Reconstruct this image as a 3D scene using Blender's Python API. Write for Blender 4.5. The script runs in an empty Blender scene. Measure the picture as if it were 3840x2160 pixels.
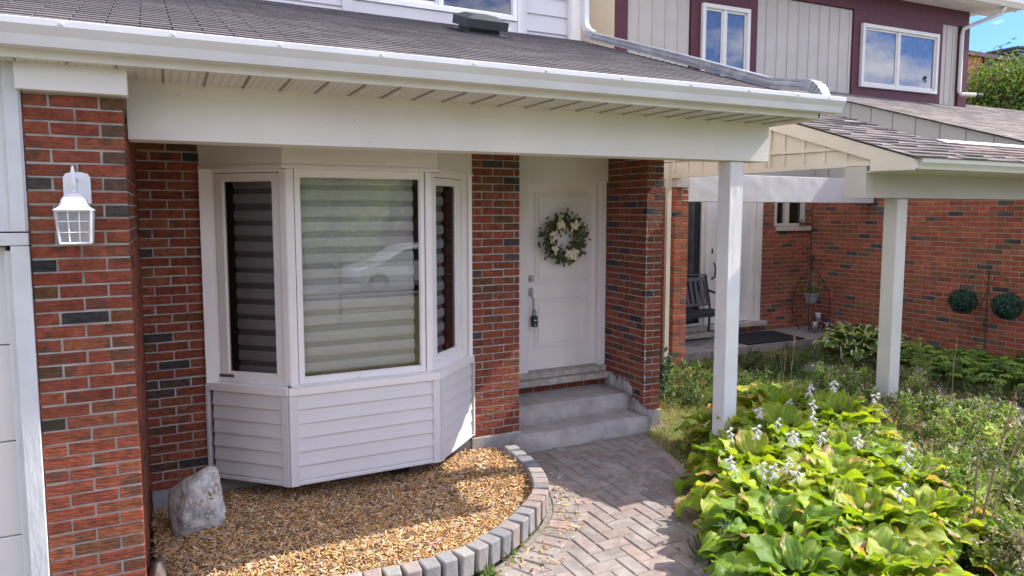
import bpy, math, random
import numpy as np
from mathutils import Vector, Matrix
R = math.radians
rnd = random.Random(7)
S = bpy.context.scene
C = S.collection
H_CAM = 2.12            # everything is laid out with the lens at z=0 and lifted by this much at the end

# ------------------------------------------------------------------ mesh helpers
class MB:
    def __init__(s): s.v = []; s.f = []; s.m = []; s.c = []; s.mi = 0; s.col = (1, 1, 1)
    def face(s, pts):
        n = len(s.v); s.v += [tuple(p) for p in pts]; s.f.append(tuple(range(n, n + len(pts)))); s.m.append(s.mi); s.c.append(s.col)
    def mesh(s, vs, fs):
        n = len(s.v); s.v += [tuple(p) for p in vs]
        for f in fs: s.f.append(tuple(i + n for i in f)); s.m.append(s.mi); s.c.append(s.col)
    def box(s, x0, x1, y0, y1, z0, z1):
        s.obox((x0, y0, z0), (x1 - x0, 0, 0), (0, y1 - y0, 0), (0, 0, z1 - z0))
    def obox(s, o, a, b, c):
        o, a, b, c = map(Vector, (o, a, b, c))
        if a.cross(b).dot(c) < 0: a, b = b, a
        p = [o, o + a, o + a + b, o + b, o + c, o + a + c, o + a + b + c, o + b + c]
        s.mesh(p, [(0, 3, 2, 1), (4, 5, 6, 7), (0, 1, 5, 4), (1, 2, 6, 5), (2, 3, 7, 6), (3, 0, 4, 7)])
    def prism(s, prof, o, a, b, ext):
        """profile [(p,q)] in plane a,b at o, extruded by ext"""
        o, a, b, ext = map(Vector, (o, a, b, ext)); n = len(prof)
        v = [o + a * p + b * q for p, q in prof]; v += [x + ext for x in v]
        fs = [tuple(range(n)), tuple(range(2 * n - 1, n - 1, -1))]
        fs += [(i, i + n, (i + 1) % n + n, (i + 1) % n) for i in range(n)]
        s.mesh(v, fs)
    def tube(s, pts, r, n=8, cap=True):
        pts = [Vector(p) for p in pts]; rs = r if isinstance(r, (list, tuple)) else [r] * len(pts)
        v = []; up = None
        for i, p in enumerate(pts):
            d = (pts[min(i + 1, len(pts) - 1)] - pts[max(i - 1, 0)]).normalized()
            if up is None: up = Vector((0, 0, 1)) if abs(d.z) < .9 else Vector((1, 0, 0))
            a = d.cross(up).normalized(); b = a.cross(d).normalized(); up = b
            for k in range(n):
                t = 2 * math.pi * k / n; v.append(p + (a * math.cos(t) + b * math.sin(t)) * rs[i])
        fs = []
        for i in range(len(pts) - 1):
            for k in range(n):
                k2 = (k + 1) % n; fs.append((i * n + k, i * n + k2, (i + 1) * n + k2, (i + 1) * n + k))
        if cap: fs.append(tuple(range(n))[::-1]); fs.append(tuple((len(pts) - 1) * n + k for k in range(n)))
        s.mesh(v, fs)
    def rtube(s, pts, w, h, up, prof=None):
        """rectangular pipe along pts; up = preferred outward direction"""
        pts = [Vector(p) for p in pts]; up = Vector(up)
        if prof is None: prof = [(-.5, -.5), (.5, -.5), (.5, .5), (-.5, .5)]
        n = len(prof); v = []
        for i, p in enumerate(pts):
            d = (pts[min(i + 1, len(pts) - 1)] - pts[max(i - 1, 0)]).normalized()
            a = d.cross(up).normalized(); b = a.cross(d).normalized()
            v += [p + a * q[0] * w + b * q[1] * h for q in prof]
        fs = [(i * n + k, i * n + (k + 1) % n, (i + 1) * n + (k + 1) % n, (i + 1) * n + k) for i in range(len(pts) - 1) for k in range(n)]
        fs += [tuple(range(n))[::-1], tuple((len(pts) - 1) * n + k for k in range(n))]
        s.mesh(v, fs)
    def lathe(s, prof, c, n=16, sq=False):
        """profile [(r,z)] around vertical axis at c; sq=True gives a square plan"""
        v = []
        for r, z in prof:
            for k in range(n):
                t = 2 * math.pi * (k + .5) / n
                if sq: q = r / max(abs(math.cos(t)), abs(math.sin(t)))
                else: q = r
                v.append((c[0] + q * math.cos(t), c[1] + q * math.sin(t), c[2] + z))
        m = len(prof)
        fs = [(i * n + k, i * n + (k + 1) % n, (i + 1) * n + (k + 1) % n, (i + 1) * n + k) for i in range(m - 1) for k in range(n)]
        fs += [tuple(range(n))[::-1], tuple((m - 1) * n + k for k in range(n))]
        s.mesh(v, fs)
    def ball(s, c, r, n=12, m=8, sc=(1, 1, 1), jit=0, seed=1):
        q = random.Random(seed); v = []
        for i in range(m + 1):
            ph = math.pi * i / m
            for k in range(n):
                t = 2 * math.pi * k / n; rr = r * (1 + jit * (q.random() - .5))
                v.append((c[0] + rr * sc[0] * math.sin(ph) * math.cos(t), c[1] + rr * sc[1] * math.sin(ph) * math.sin(t), c[2] + rr * sc[2] * math.cos(ph)))
        fs = [(i * n + k, (i + 1) * n + k, (i + 1) * n + (k + 1) % n, i * n + (k + 1) % n) for i in range(m) for k in range(n)]
        s.mesh(v, fs)
    def build(s, name, mats, parent=None, smooth=False, bevel=0):
        me = bpy.data.meshes.new(name); me.from_pydata(s.v, [], s.f)
        if not isinstance(mats, (list, tuple)): mats = [mats]
        for m in mats: me.materials.append(m)
        if max(s.m, default=0) > 0: me.polygons.foreach_set('material_index', s.m)
        a = me.attributes.new('col', 'FLOAT_COLOR', 'FACE')
        a.data.foreach_set('color', np.array([(c[0], c[1], c[2], 1.) for c in s.c], dtype=np.float32).ravel())
        me.update(); me.validate()
        if smooth:
            me.polygons.foreach_set('use_smooth', [True] * len(me.polygons))
        return link(name, me, parent, bevel, smooth)

def link(name, me, parent=None, bevel=0, smooth=False):
    o = bpy.data.objects.new(name, me); C.objects.link(o)
    if parent is not None:
        o.parent = parent
        w = Vector((0, 0, 0)); p = parent
        while p is not None: w += p.location; p = p.parent
        o.location = -w
    if bevel:
        b = o.modifiers.new('bevel', 'BEVEL'); b.width = bevel; b.segments = 2; b.limit_method = 'ANGLE'
    return o

def npmesh(name, V, F, mat, cols=None, parent=None, smooth=False):
    """V (n,3), F (m,4) quads, cols (m,3) per face"""
    me = bpy.data.meshes.new(name); V = np.asarray(V, np.float32); F = np.asarray(F, np.int32)
    me.vertices.add(len(V)); me.vertices.foreach_set('co', V.ravel())
    k = F.shape[1]; me.loops.add(F.size); me.loops.foreach_set('vertex_index', F.ravel())
    me.polygons.add(len(F)); me.polygons.foreach_set('loop_start', np.arange(0, F.size, k, dtype=np.int32))
    me.update(calc_edges=True)
    if cols is not None:
        a = me.attributes.new('col', 'FLOAT_COLOR', 'FACE')
        c = np.ones((len(F), 4), np.float32); c[:, :3] = cols; a.data.foreach_set('color', c.ravel())
    if smooth: me.polygons.foreach_set('use_smooth', np.ones(len(F), bool))
    me.materials.append(mat); me.validate()
    return link(name, me, parent, smooth=smooth)

def empty(name, loc, label, cat, group=None):
    o = bpy.data.objects.new(name, None); C.objects.link(o); o.location = loc
    return tag(o, label, cat, group)
def tag(o, label, cat, group=None, kind=None):
    o['label'] = label; o['category'] = cat
    if group: o['group'] = group
    if kind: o['kind'] = kind
    return o
def struct(o, label=None, cat=None):
    o['kind'] = 'structure'
    if label: o['label'] = label
    if cat: o['category'] = cat
    return o

# ------------------------------------------------------------------ materials
MATS = {}
def mat(name, col=None, rough=.6, var=.12, vs=5, bump=0, bs=40, st=(1, 1, 1), metal=0, spec=.4, col2=None, c2s=3, c2t=(.5, .62), transl=0, tcol=None, detail=6, coat=0, speck=None):
    if name in MATS: return MATS[name]
    m = bpy.data.materials.new(name); m.use_nodes = True; nt = m.node_tree; N = nt.nodes; L = nt.links
    b = N['Principled BSDF']; out = N['Material Output']
    tc = N.new('ShaderNodeTexCoord'); mp = N.new('ShaderNodeMapping'); L.new(tc.outputs['Object'], mp.inputs[0]); mp.inputs['Scale'].default_value = st
    if col is None:
        at = N.new('ShaderNodeAttribute'); at.attribute_name = 'col'; base = at.outputs['Color']
    else:
        rg = N.new('ShaderNodeRGB'); rg.outputs[0].default_value = (*col, 1); base = rg.outputs[0]
    n1 = N.new('ShaderNodeTexNoise'); n1.inputs['Scale'].default_value = vs; n1.inputs['Detail'].default_value = 5; L.new(tc.outputs['Object'], n1.inputs['Vector'])
    mr = N.new('ShaderNodeMapRange'); mr.inputs[1].default_value = .3; mr.inputs[2].default_value = .7; mr.inputs[3].default_value = 1 - var; mr.inputs[4].default_value = 1 + var; L.new(n1.outputs[0], mr.inputs[0])
    mx = N.new('ShaderNodeVectorMath'); mx.operation = 'SCALE'; L.new(base, mx.inputs[0]); L.new(mr.outputs[0], mx.inputs['Scale'])
    cur = mx.outputs[0]
    if col2 is not None:
        n2 = N.new('ShaderNodeTexNoise'); n2.inputs['Scale'].default_value = c2s; n2.inputs['Detail'].default_value = 8; n2.inputs['Roughness'].default_value = .65; L.new(mp.outputs[0], n2.inputs['Vector'])
        r2 = N.new('ShaderNodeMapRange'); r2.inputs[1].default_value = c2t[0]; r2.inputs[2].default_value = c2t[1]; L.new(n2.outputs[0], r2.inputs[0])
        x2 = N.new('ShaderNodeMix'); x2.data_type = 'RGBA'; L.new(r2.outputs[0], x2.inputs[0]); L.new(cur, x2.inputs[6]); x2.inputs[7].default_value = (*col2, 1); cur = x2.outputs[2]
    if speck is not None:
        n3 = N.new('ShaderNodeTexNoise'); n3.inputs['Scale'].default_value = speck[1]; n3.inputs['Detail'].default_value = 2; L.new(tc.outputs['Object'], n3.inputs['Vector'])
        r3 = N.new('ShaderNodeMapRange'); r3.inputs[1].default_value = speck[2]; r3.inputs[2].default_value = speck[2] + .03; L.new(n3.outputs[0], r3.inputs[0])
        x3 = N.new('ShaderNodeMix'); x3.data_type = 'RGBA'; L.new(r3.outputs[0], x3.inputs[0]); L.new(cur, x3.inputs[6]); x3.inputs[7].default_value = (*speck[0], 1); cur = x3.outputs[2]
    L.new(cur, b.inputs['Base Color'])
    b.inputs['Roughness'].default_value = rough; b.inputs['Metallic'].default_value = metal
    b.inputs['Specular IOR Level'].default_value = spec
    if coat: b.inputs['Coat Weight'].default_value = coat
    if bump:
        n4 = N.new('ShaderNodeTexNoise'); n4.inputs['Scale'].default_value = bs; n4.inputs['Detail'].default_value = detail; n4.inputs['Roughness'].default_value = .6; L.new(mp.outputs[0], n4.inputs['Vector'])
        bp = N.new('ShaderNodeBump'); bp.inputs['Strength'].default_value = 1; bp.inputs['Distance'].default_value = bump; L.new(n4.outputs[0], bp.inputs['Height']); L.new(bp.outputs[0], b.inputs['Normal'])
    if transl:
        tr = N.new('ShaderNodeBsdfTranslucent'); ms = N.new('ShaderNodeMixShader'); ms.inputs[0].default_value = transl
        if tcol is None: L.new(cur, tr.inputs[0])
        else:
            vm = N.new('ShaderNodeVectorMath'); vm.operation = 'MULTIPLY'; L.new(cur, vm.inputs[0]); vm.inputs[1].default_value = tcol; L.new(vm.outputs[0], tr.inputs[0])
        L.new(b.outputs[0], ms.inputs[1]); L.new(tr.outputs[0], ms.inputs[2]); L.new(ms.outputs[0], out.inputs[0])
    MATS[name] = m; return m

def flash_patches(m, col, scale, t0, t1, amt=.8):
    """kiln marks: soft darker patches that belong to the brick itself"""
    nt = m.node_tree; N = nt.nodes; L = nt.links; b = N['Principled BSDF']; src = b.inputs['Base Color'].links[0].from_socket
    tc = N.new('ShaderNodeTexCoord'); n = N.new('ShaderNodeTexNoise'); n.inputs['Scale'].default_value = scale; n.inputs['Detail'].default_value = 3; L.new(tc.outputs['Object'], n.inputs['Vector'])
    r = N.new('ShaderNodeMapRange'); r.inputs[1].default_value = t0; r.inputs[2].default_value = t1; r.inputs[4].default_value = amt; L.new(n.outputs[0], r.inputs[0])
    x = N.new('ShaderNodeMix'); x.data_type = 'RGBA'; L.new(r.outputs[0], x.inputs[0]); L.new(src, x.inputs[6]); x.inputs[7].default_value = (*col, 1); L.new(x.outputs[2], b.inputs['Base Color'])
def glass(name, refl=.1, tint=(.97, .98, .97), rough=0):
    if name in MATS: return MATS[name]
    m = bpy.data.materials.new(name); m.use_nodes = True; nt = m.node_tree; N = nt.nodes; L = nt.links
    N.remove(N['Principled BSDF']); out = N['Material Output']
    t = N.new('ShaderNodeBsdfTransparent'); t.inputs[0].default_value = (*tint, 1)
    g = N.new('ShaderNodeBsdfGlossy'); g.inputs['Roughness'].default_value = rough; g.inputs[0].default_value = (1, 1, 1, 1)
    f = N.new('ShaderNodeFresnel'); f.inputs[0].default_value = 1.5
    a = N.new('ShaderNodeMath'); a.operation = 'MULTIPLY_ADD'; a.inputs[1].default_value = 1.6; a.inputs[2].default_value = refl - .06; L.new(f.outputs[0], a.inputs[0]); a.use_clamp = True
    x = N.new('ShaderNodeMixShader'); L.new(a.outputs[0], x.inputs[0]); L.new(t.outputs[0], x.inputs[1]); L.new(g.outputs[0], x.inputs[2]); L.new(x.outputs[0], out.inputs[0])
    MATS[name] = m; return m

M_brick = mat('brick_clay', None, .9, .28, 28, bump=.040, bs=26, st=(.7, .7, 3.2), spec=.2, col2=(.33, .30, .27), c2s=26, c2t=(.70, .74), detail=5)
M_brickn = mat('neighbour_brick_clay', None, .9, .26, 22, bump=.004, bs=34, st=(.8, .8, 3.0), spec=.2, detail=5)
flash_patches(M_brick, (.13, .075, .05), 9, .56, .66, .75); flash_patches(M_brick, (.10, .05, .035), 1.3, .52, .75, .22)
flash_patches(M_brickn, (.20, .10, .055), 8, .55, .65, .7)
M_mortar = mat('mortar', (.38, .36, .33), .95, .28, 9, bump=.003, bs=90, spec=.1)
M_mortarn = mat('neighbour_mortar', (.42, .36, .29), .95, .18, 9, bump=.002, bs=90, spec=.1)
M_conc = mat('concrete', (.36, .35, .34), .9, .18, 3.5, bump=.004, bs=50, spec=.2, col2=(.23, .225, .225), c2s=2.6, c2t=(.48, .66), detail=9)
M_step = mat('step_concrete', (.42, .395, .38), .9, .16, 22, bump=.008, bs=60, spec=.2, col2=(.27, .235, .225), c2s=5.5, c2t=(.44, .72), detail=14, speck=((.18, .16, .15), 120, .70))
M_stone = mat('sill_limestone', (.42, .38, .33), .9, .2, 12, bump=.006, bs=40, spec=.2, col2=(.55, .5, .44), c2s=14)
M_white = mat('white_paint', (.77, .75, .715), .55, .035, 3, bump=.0012, bs=60, st=(.3, 1, 1), speck=((.3, .27, .24), 34, .765))
M_beam = mat('beam_paint', (.78, .75, .71), .6, .05, 2, bump=.002, bs=70, st=(.12, 1, 1), speck=((.3, .27, .24), 26, .775))
M_wood = mat('post_paint', (.76, .755, .75), .6, .05, 4, bump=.006, bs=16, st=(1, 1, .35), detail=4, speck=((.28, .26, .24), 30, .755))
M_trimold = mat('weathered_trim_paint', (.62, .635, .64), .7, .07, 5, bump=.006, bs=30, st=(1, 1, .25), col2=(.12, .12, .13), c2s=20, c2t=(.69, .73))
M_vinyl = mat('vinyl_siding', (.68, .655, .65), .45, .03, 2, bump=.0007, bs=50, st=(.15, .15, 2))
M_pvc = mat('pvc_window_frame', (.82, .78, .755), .4, .03, 3)
M_alum = mat('gutter_aluminium', (.72, .725, .74), .38, .05, 3, bump=.002, bs=5, st=(.4, 1, 1), spec=.55)
M_soffit = mat('soffit_metal', (.66, .645, .60), .5, .04, 3)
M_dark = mat('soffit_slot', (.12, .115, .10), .8, .1)
M_hole = mat('soffit_perforation', (.19, .18, .16), .8, .1)
M_down = mat('downspout_metal', (.47, .485, .52), .3, .10, 7, bump=.0015, bs=30, metal=.75, spec=.6, col2=(.62, .63, .65), c2s=6)
M_shing = mat('porch_shingles', None, .95, .22, 160, bump=.004, bs=160, spec=.15, speck=((.34, .3, .3), 190, .66))
M_shingn = mat('neighbour_shingles', None, .95, .22, 120, bump=.004, bs=120, spec=.15)
M_black = mat('black_plastic', (.035, .045, .048), .55, .1, 8)
M_iron = mat('dark_iron', (.035, .03, .028), .6, .25, 30, bump=.001, bs=80)
M_door = mat('door_paint', (.88, .82, .80), .4, .03, 2)
M_panelw = mat('panel_paint', (.82, .78, .74), .6, .04, 2, bump=.0015, bs=80)
M_nickel = mat('satin_nickel', (.42, .38, .34), .35, .12, 20, metal=.8)
M_blind = mat('blind_fabric', (.90, .89, .87), .85, .05, 8, transl=.25)
M_sheer = mat('blind_sheer', (.60, .595, .58), .85, .06, 12, transl=.2)
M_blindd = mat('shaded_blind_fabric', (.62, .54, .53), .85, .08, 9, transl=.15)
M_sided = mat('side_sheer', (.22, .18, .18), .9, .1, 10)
M_room = mat('room_paint', (.22, .20, .19), .9, .1)
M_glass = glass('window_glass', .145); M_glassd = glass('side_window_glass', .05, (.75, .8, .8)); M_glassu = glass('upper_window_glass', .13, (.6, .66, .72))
M_jar = glass('jar_glass', .12, (.85, .9, .9))
M_cream = mat('cream_siding', (.66, .60, .50), .7, .04, 3, bump=.002, bs=60, st=(1, 1, .3))
M_creamw = mat('grey_white_siding', (.49, .465, .42), .7, .04, 3, bump=.002, bs=60, st=(1, 1, .3))
M_maroon = mat('maroon_paint', (.090, .021, .034), .6, .14, 9, bump=.002, bs=60, speck=((.3, .2, .22), 40, .77))
M_curt = mat('curtain_cloth', (.36, .40, .45), .9, .25, 10, st=(4, 4, .3))
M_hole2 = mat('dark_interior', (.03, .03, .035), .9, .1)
M_paver = mat('paver_concrete', None, .9, .2, 18, bump=.004, bs=90, spec=.2, col2=(.34, .31, .29), c2s=3.2, c2t=(.5, .7), detail=8)
M_sand = mat('joint_sand', (.22, .195, .17), .95, .25, 30, bump=.004, bs=120)
M_block = mat('block_concrete', None, .9, .15, 20, bump=.004, bs=110, spec=.2)
M_mulch = mat('wood_chip', None, .85, .2, 60, bump=.001, bs=150, spec=.2)
M_soil = mat('mulch_bed', (.16, .095, .045), .95, .3, 14, bump=.02, bs=30, col2=(.34, .2, .09), c2s=30, c2t=(.5, .6))
M_rock = mat('boulder_stone', (.50, .475, .43), .85, .5, 13, bump=.03, bs=14, spec=.25, st=(1, 1, .6), col2=(.32, .17, .06), c2s=7.0, c2t=(.585, .615), detail=12, speck=((.62, .61, .58), 40, .58))
M_rock2 = mat('brown_stone', (.13, .10, .085), .85, .25, 10, bump=.01, bs=12)
M_leaf = mat('hosta_leaf', None, .55, .14, 22, bump=.0012, bs=60, spec=.35, transl=.40, tcol=(1.7, 1.6, .5))
M_leaf2 = mat('plant_leaf', None, .6, .15, 20, transl=.3, tcol=(1.3, 1.4, .7))
M_petal = mat('white_petal', (.80, .79, .80), .6, .05, 20, transl=.3)
M_stem = mat('dry_stem', None, .8, .2, 30)
M_bark = mat('bark', (.13, .10, .075), .9, .25, 12, bump=.02, bs=20, st=(1, 1, .3))
M_lawn = mat('lawn_soil', (.085, .085, .035), .95, .3, 4, bump=.02, bs=18, col2=(.17, .13, .07), c2s=2.2)
M_asph = mat('asphalt', (.06, .06, .065), .9, .15, 6, bump=.004, bs=100)
M_slab = mat('porch_slab', (.30, .27, .26), .9, .2, 3, bump=.006, bs=30, col2=(.19, .18, .175), c2s=3)
M_rubber = mat('rubber_mat', (.012, .013, .018), .9, .2, 40, bump=.002, bs=150)
M_paint = mat('car_paint', (.75, .76, .78), .25, .02, 2, coat=.6)
M_tyre = mat('tyre', (.02, .02, .02), .8, .1)
M_cargl = mat('car_window', (.02, .025, .03), .08, .05, 2, spec=.6)
M_orange = mat('orange_stucco', (.42, .16, .075), .85, .1, 4)
M_creamw2 = mat('flue_metal', (.03, .04, .045), .5, .1)
M_pot = mat('pot_plastic', (.30, .32, .34), .6, .08, 10)
M_bench = mat('bench_metal', (.028, .032, .045), .45, .1, 20)
M_bent = mat('bent_aluminium', (.62, .61, .62), .5, .05, 2, bump=.010, bs=4, detail=1)
M_card = mat('felt_paper', (.12, .075, .055), .9, .2, 10)

# ------------------------------------------------------------------ bricks
REDS = [(.315, .086, .049), (.345, .100, .056), (.275, .075, .045), (.33, .112, .060), (.295, .082, .050)]
BROWNS = [(.24, .095, .040), (.20, .085, .045), (.17, .09, .05)]
DARKS = [(.068, .062, .064), (.085, .070, .070), (.12, .085, .078)]
def brick_col(q, dark=.08, brown=.12, sc=1.):
    t = q.random()
    p = DARKS if t < dark else BROWNS if t < dark + brown else REDS
    c = q.choice(p); k = sc * (.85 + .3 * q.random())
    return (c[0] * k, c[1] * k, c[2] * k)
def brick_wall(mb, o, u, n, W, z0, z1, L=.2, Hh=.0667, phase=(0, .5), holes=(), q=None, dark=.05, brown=.14, sc=1., forced={}, dep=.06, j=.011, inset=.007, back=True, zt=None):
    """real bricks laid in a plane: o origin (x,y), u along, n outward; material 0 brick, 1 mortar"""
    q = q or rnd; u = Vector((u[0], u[1], 0)); n = Vector((n[0], n[1], 0)); o = Vector((o[0], o[1], 0))
    rows = int((z1 - z0) / Hh + .999)
    for r in range(rows):
        a = z0 + r * Hh; b = min(a + Hh - j, z1)
        if b - a < .012: continue
        s = -((phase[r % 2]) % 1.0) * L; k = 0
        while s < W - 1e-4:
            s0 = max(s, 0); s1 = min(s + L, W); s += L; k += 1
            if s1 - s0 < .02: continue
            e0 = s0 + (j / 2 if s0 > 0 else 0); e1 = s1 - (j / 2 if s1 < W - 1e-4 else 0)
            segs = [(e0, e1)]
            for (h0, h1, hz0, hz1) in holes:
                if b > hz0 and a < hz1:
                    ns = []
                    for x0, x1 in segs:
                        if x1 <= h0 or x0 >= h1: ns.append((x0, x1)); continue
                        if x0 < h0: ns.append((x0, h0))
                        if x1 > h1: ns.append((h1, x1))
                    segs = ns
            c = brick_col(q, dark, brown, sc)
            rt = rows - 1 - r
            if (rt, k - 1) in forced: c = forced[(rt, k - 1)]
            for x0, x1 in segs:
                if x1 - x0 < .012: continue
                d = inset + (q.random() - .5) * .003; jz = (q.random() - .5) * .0025
                mb.col = c; mb.mi = 0
                ch = .0022
                # front face plus chamfer ring: reads as a worn brick edge
                P = lambda s_, z_, d_: o + u * s_ + n * d_ + Vector((0, 0, z_))
                za, zb = a + jz, b + jz
                mb.mesh([P(x0, za, -dep), P(x1, za, -dep), P(x1, zb, -dep), P(x0, zb, -dep),
                         P(x0, za, d - ch - inset + .0), P(x1, za, d - ch - inset), P(x1, zb, d - ch - inset), P(x0, zb, d - ch - inset),
                         P(x0 + ch, za + ch, d - inset), P(x1 - ch, za + ch, d - inset), P(x1 - ch, zb - ch, d - inset), P(x0 + ch, zb - ch, d - inset)],
                        [(0, 1, 5, 4), (1, 2, 6, 5), (2, 3, 7, 6), (3, 0, 4, 7), (4, 5, 9, 8), (5, 6, 10, 9), (6, 7, 11, 10), (7, 4, 8, 11), (8, 9, 10, 11)])
                for vi in range(-8, 0):
                    v_ = mb.v[vi]; ju = q.uniform(-.0016, .0016); mb.v[vi] = (v_[0] + u.x * ju, v_[1] + u.y * ju, v_[2] + q.uniform(-.0016, .0016))
    if back:
        mb.mi = 1; mb.col = (1, 1, 1)
        xs = sorted(set([0, W] + [h for hh in holes for h in hh[:2]])); zs = sorted(set([z0, z1] + [h for hh in holes for h in hh[2:]]))
        xs = [x for x in xs if 0 <= x <= W]; zs = [z for z in zs if z0 <= z <= z1]
        for x0, x1 in zip(xs, xs[1:]):
            for a, b in zip(zs, zs[1:]):
                cx, cz = (x0 + x1) / 2, (a + b) / 2
                if any(h[0] < cx < h[1] and h[2] < cz < h[3] for h in holes): continue
                g = .0065; xa = x0 + (.005 if x0 < 1e-6 else 0); xb = x1 - (.005 if x1 > W - 1e-6 else 0)
                mb.obox(o + u * xa - n * g + Vector((0, 0, a)), u * (xb - xa), -n * .05, (0, 0, b - a))

# ------------------------------------------------------------------ leaf clouds (vectorised)
G = np.random.default_rng(11)
def rotframe(n, up_bias=0., rng=G):
    d = rng.normal(size=(n, 3)); d[:, 2] += up_bias; d /= np.linalg.norm(d, axis=1)[:, None]
    e = rng.normal(size=(n, 3)); e -= (e * d).sum(1)[:, None] * d; e /= np.linalg.norm(e, axis=1)[:, None]
    return d, e
def kites(P, ln, wd, d, e, fold=.0):
    """leaf quads: base, side, tip, side"""
    n = len(P); ln = np.broadcast_to(ln, (n,))[:, None]; wd = np.broadcast_to(wd, (n,))[:, None]
    nr = np.cross(d, e)
    V = np.stack([P, P + d * ln * .45 + e * wd * .5 + nr * fold * ln, P + d * ln, P + d * ln * .45 - e * wd * .5 + nr * fold * ln], 1).reshape(-1, 3)
    F = np.arange(4 * n).reshape(n, 4)
    return V, F
def pick(cols, n, k=.25, rng=G):
    c = np.array(cols)[rng.integers(0, len(cols), n)]
    return c * (1 - k / 2 + k * rng.random((n, 1)))
def leafcloud(name, P, ln, wd, cols, mat_, parent=None, up=0., fold=.08):
    n = len(P); d, e = rotframe(n, up)
    V, F = kites(P, ln * (.6 + .8 * G.random(n)), wd * (.6 + .8 * G.random(n)), d, e, fold)
    return npmesh(name, V, F, mat_, pick(cols, n, .5), parent)

# ------------------------------------------------------------------ terrain
def sm(t): t = np.clip(t, 0, 1); return t * t * (3 - 2 * t)
def ground(x, y):
    x = np.asarray(x, float); y = np.asarray(y, float)
    g = -2.15 + .22 * sm((x + .5 * y - 6.6) / 3.0)
    g = g - .5 * sm((-y - 1) / 9.)
    return g
def make_terrain():
    xs = np.concatenate([[-500, -150, -60, -30], np.linspace(-12, 24, 91), [35, 60, 150, 500]])
    ys = np.concatenate([[-500, -150, -60, -35], np.linspace(-25, 14, 99), [25, 60, 150, 500]])
    X, Y = np.meshgrid(xs, ys); Z = ground(X, Y) + .012 * np.sin(X * 3.1) * np.sin(Y * 2.7)
    V = np.stack([X, Y, Z], -1).reshape(-1, 3); nx = len(xs); ny = len(ys)
    i = np.arange((nx - 1) * (ny - 1)); r = i // (nx - 1); c = i % (nx - 1); a = r * nx + c
    F = np.stack([a, a + 1, a + nx + 1, a + nx], 1)
    struct(npmesh('ground', V, F, M_lawn, smooth=True), 'uneven earth and lawn ground around the houses', 'ground')
make_terrain()

# street seen in the window reflections
mb = MB(); mb.box(-60, 60, -19, -10.8, -2.66, -2.62); struct(mb.build('road', M_asph), 'grey asphalt street in front of the houses', 'road')
mb = MB(); mb.box(-60, 60, -10.8, -10.6, -2.68, -2.52); mb.box(-60, 60, -7.6, -6.4, -2.62, -2.555); struct(mb.build('pavement', M_conc), 'concrete kerb and pavement beside the street', 'pavement')

# ------------------------------------------------------------------ OUR HOUSE
YM = 5.42                      # main facade plane
house = empty('brick_house', (2, 5.4, -2.12), 'red brick house with white front porch, bay window and wreathed front door', 'house')
rise = lambda x: .0055 * (x - 2.3)

q1 = random.Random(21)
mb = MB()
# garage pier (front face, two bricks wide) and its return
forced = {(6, 0): (.10, .085, .07), (6, 2): (.15, .09, .065), (8, 2): (.10, .085, .08), (12, 0): (.045, .045, .045), (16, 1): (.055, .053, .055), (13, 0): (.26, .06, .03), (2, 2): (.15, .09, .055), (4, 2): (.15, .085, .06), (0, 2): (.17, .09, .045), (14, 0): (.17, .085, .04), (15, 2): (.30, .13, .05), (21, 2): (.26, .13, .05), (23, 2): (.06, .06, .05), (24, 0): (.075, .065, .045), (20, 0): (.16, .08, .045)}
brick_wall(mb, (-.59, 4.05), (1, 0), (0, -1), .425, -2.229, .572, L=.2125, phase=(0, .5), q=q1, dark=.0, brown=.05, forced=forced)
brick_wall(mb, (-.165, 4.11), (0, 1), (1, 0), 1.31, -2.23, .46, L=.205, phase=(.25, .75), q=q1)
# wall left of the bay
brick_wall(mb, (-.165, YM), (1, 0), (0, -1), .46, -1.985, .62, L=.205, phase=(.1, .6), q=q1, dark=.09)
# pillar between bay and door
brick_wall(mb, (2.325, YM), (1, 0), (0, -1), .45, -1.965, .62, L=.205, phase=(0.05, .55), q=q1, dark=.08)
brick_wall(mb, (2.775, YM + .06), (0, 1), (1, 0), .62, -1.965, .62, L=.205, phase=(.2, .7), q=q1)
# pier right of the door: front, inner face, outer face
brick_wall(mb, (4.152, YM), (1, 0), (0, -1), .198, -1.965, .62, L=.198, phase=(0, .5), q=q1, dark=.06)
brick_wall(mb, (4.152, YM + .7), (0, -1), (-1, 0), .64, -1.965, .62, L=.2, phase=(.3, .8), q=q1, dark=.08)
brick_wall(mb, (4.35, YM + .06), (0, 1), (1, 0), 4.4, -1.965, .62, L=.2, phase=(.2, .7), q=q1)
# low wall below the door sill
brick_wall(mb, (2.77, 6.07), (1, 0), (0, -1), 1.38, -1.9, -1.745, L=.2, phase=(0, .5), q=q1, sc=.8)
mb.build('brick_wall', [M_brick, M_mortar], house)
# white paint splashes along the outer pier edge
mb = MB(); q = random.Random(5); zz = np.linspace(-1.94, -.1, 150); ww = [.0015 + (.016 * q.random() ** 3 if q.random() < .45 else 0) for _ in zz]
mb.mesh([(4.1535, YM - .0022, z) for z in zz] + [(4.1535 + w_, YM - .0022, z) for z, w_ in zip(zz, ww)], [(i, i + 150, i + 151, i + 1) for i in range(149)])
mb.build('paint_stain', M_white, house)

# foundation concrete
mb = MB()
mb.box(-.16, 2.31, YM + .012, YM + .3, -2.3, -1.985)
mb.box(2.31, 2.79, YM - .012, YM + .5, -2.3, -1.966)
mb.box(4.14, 4.362, YM - .012, YM + 4.5, -2.3, -1.966)
mb.box(2.80, 4.13, 6.10, 6.4, -2.3, -1.84)
mb.build('foundation', M_conc, house, bevel=.008)

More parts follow.
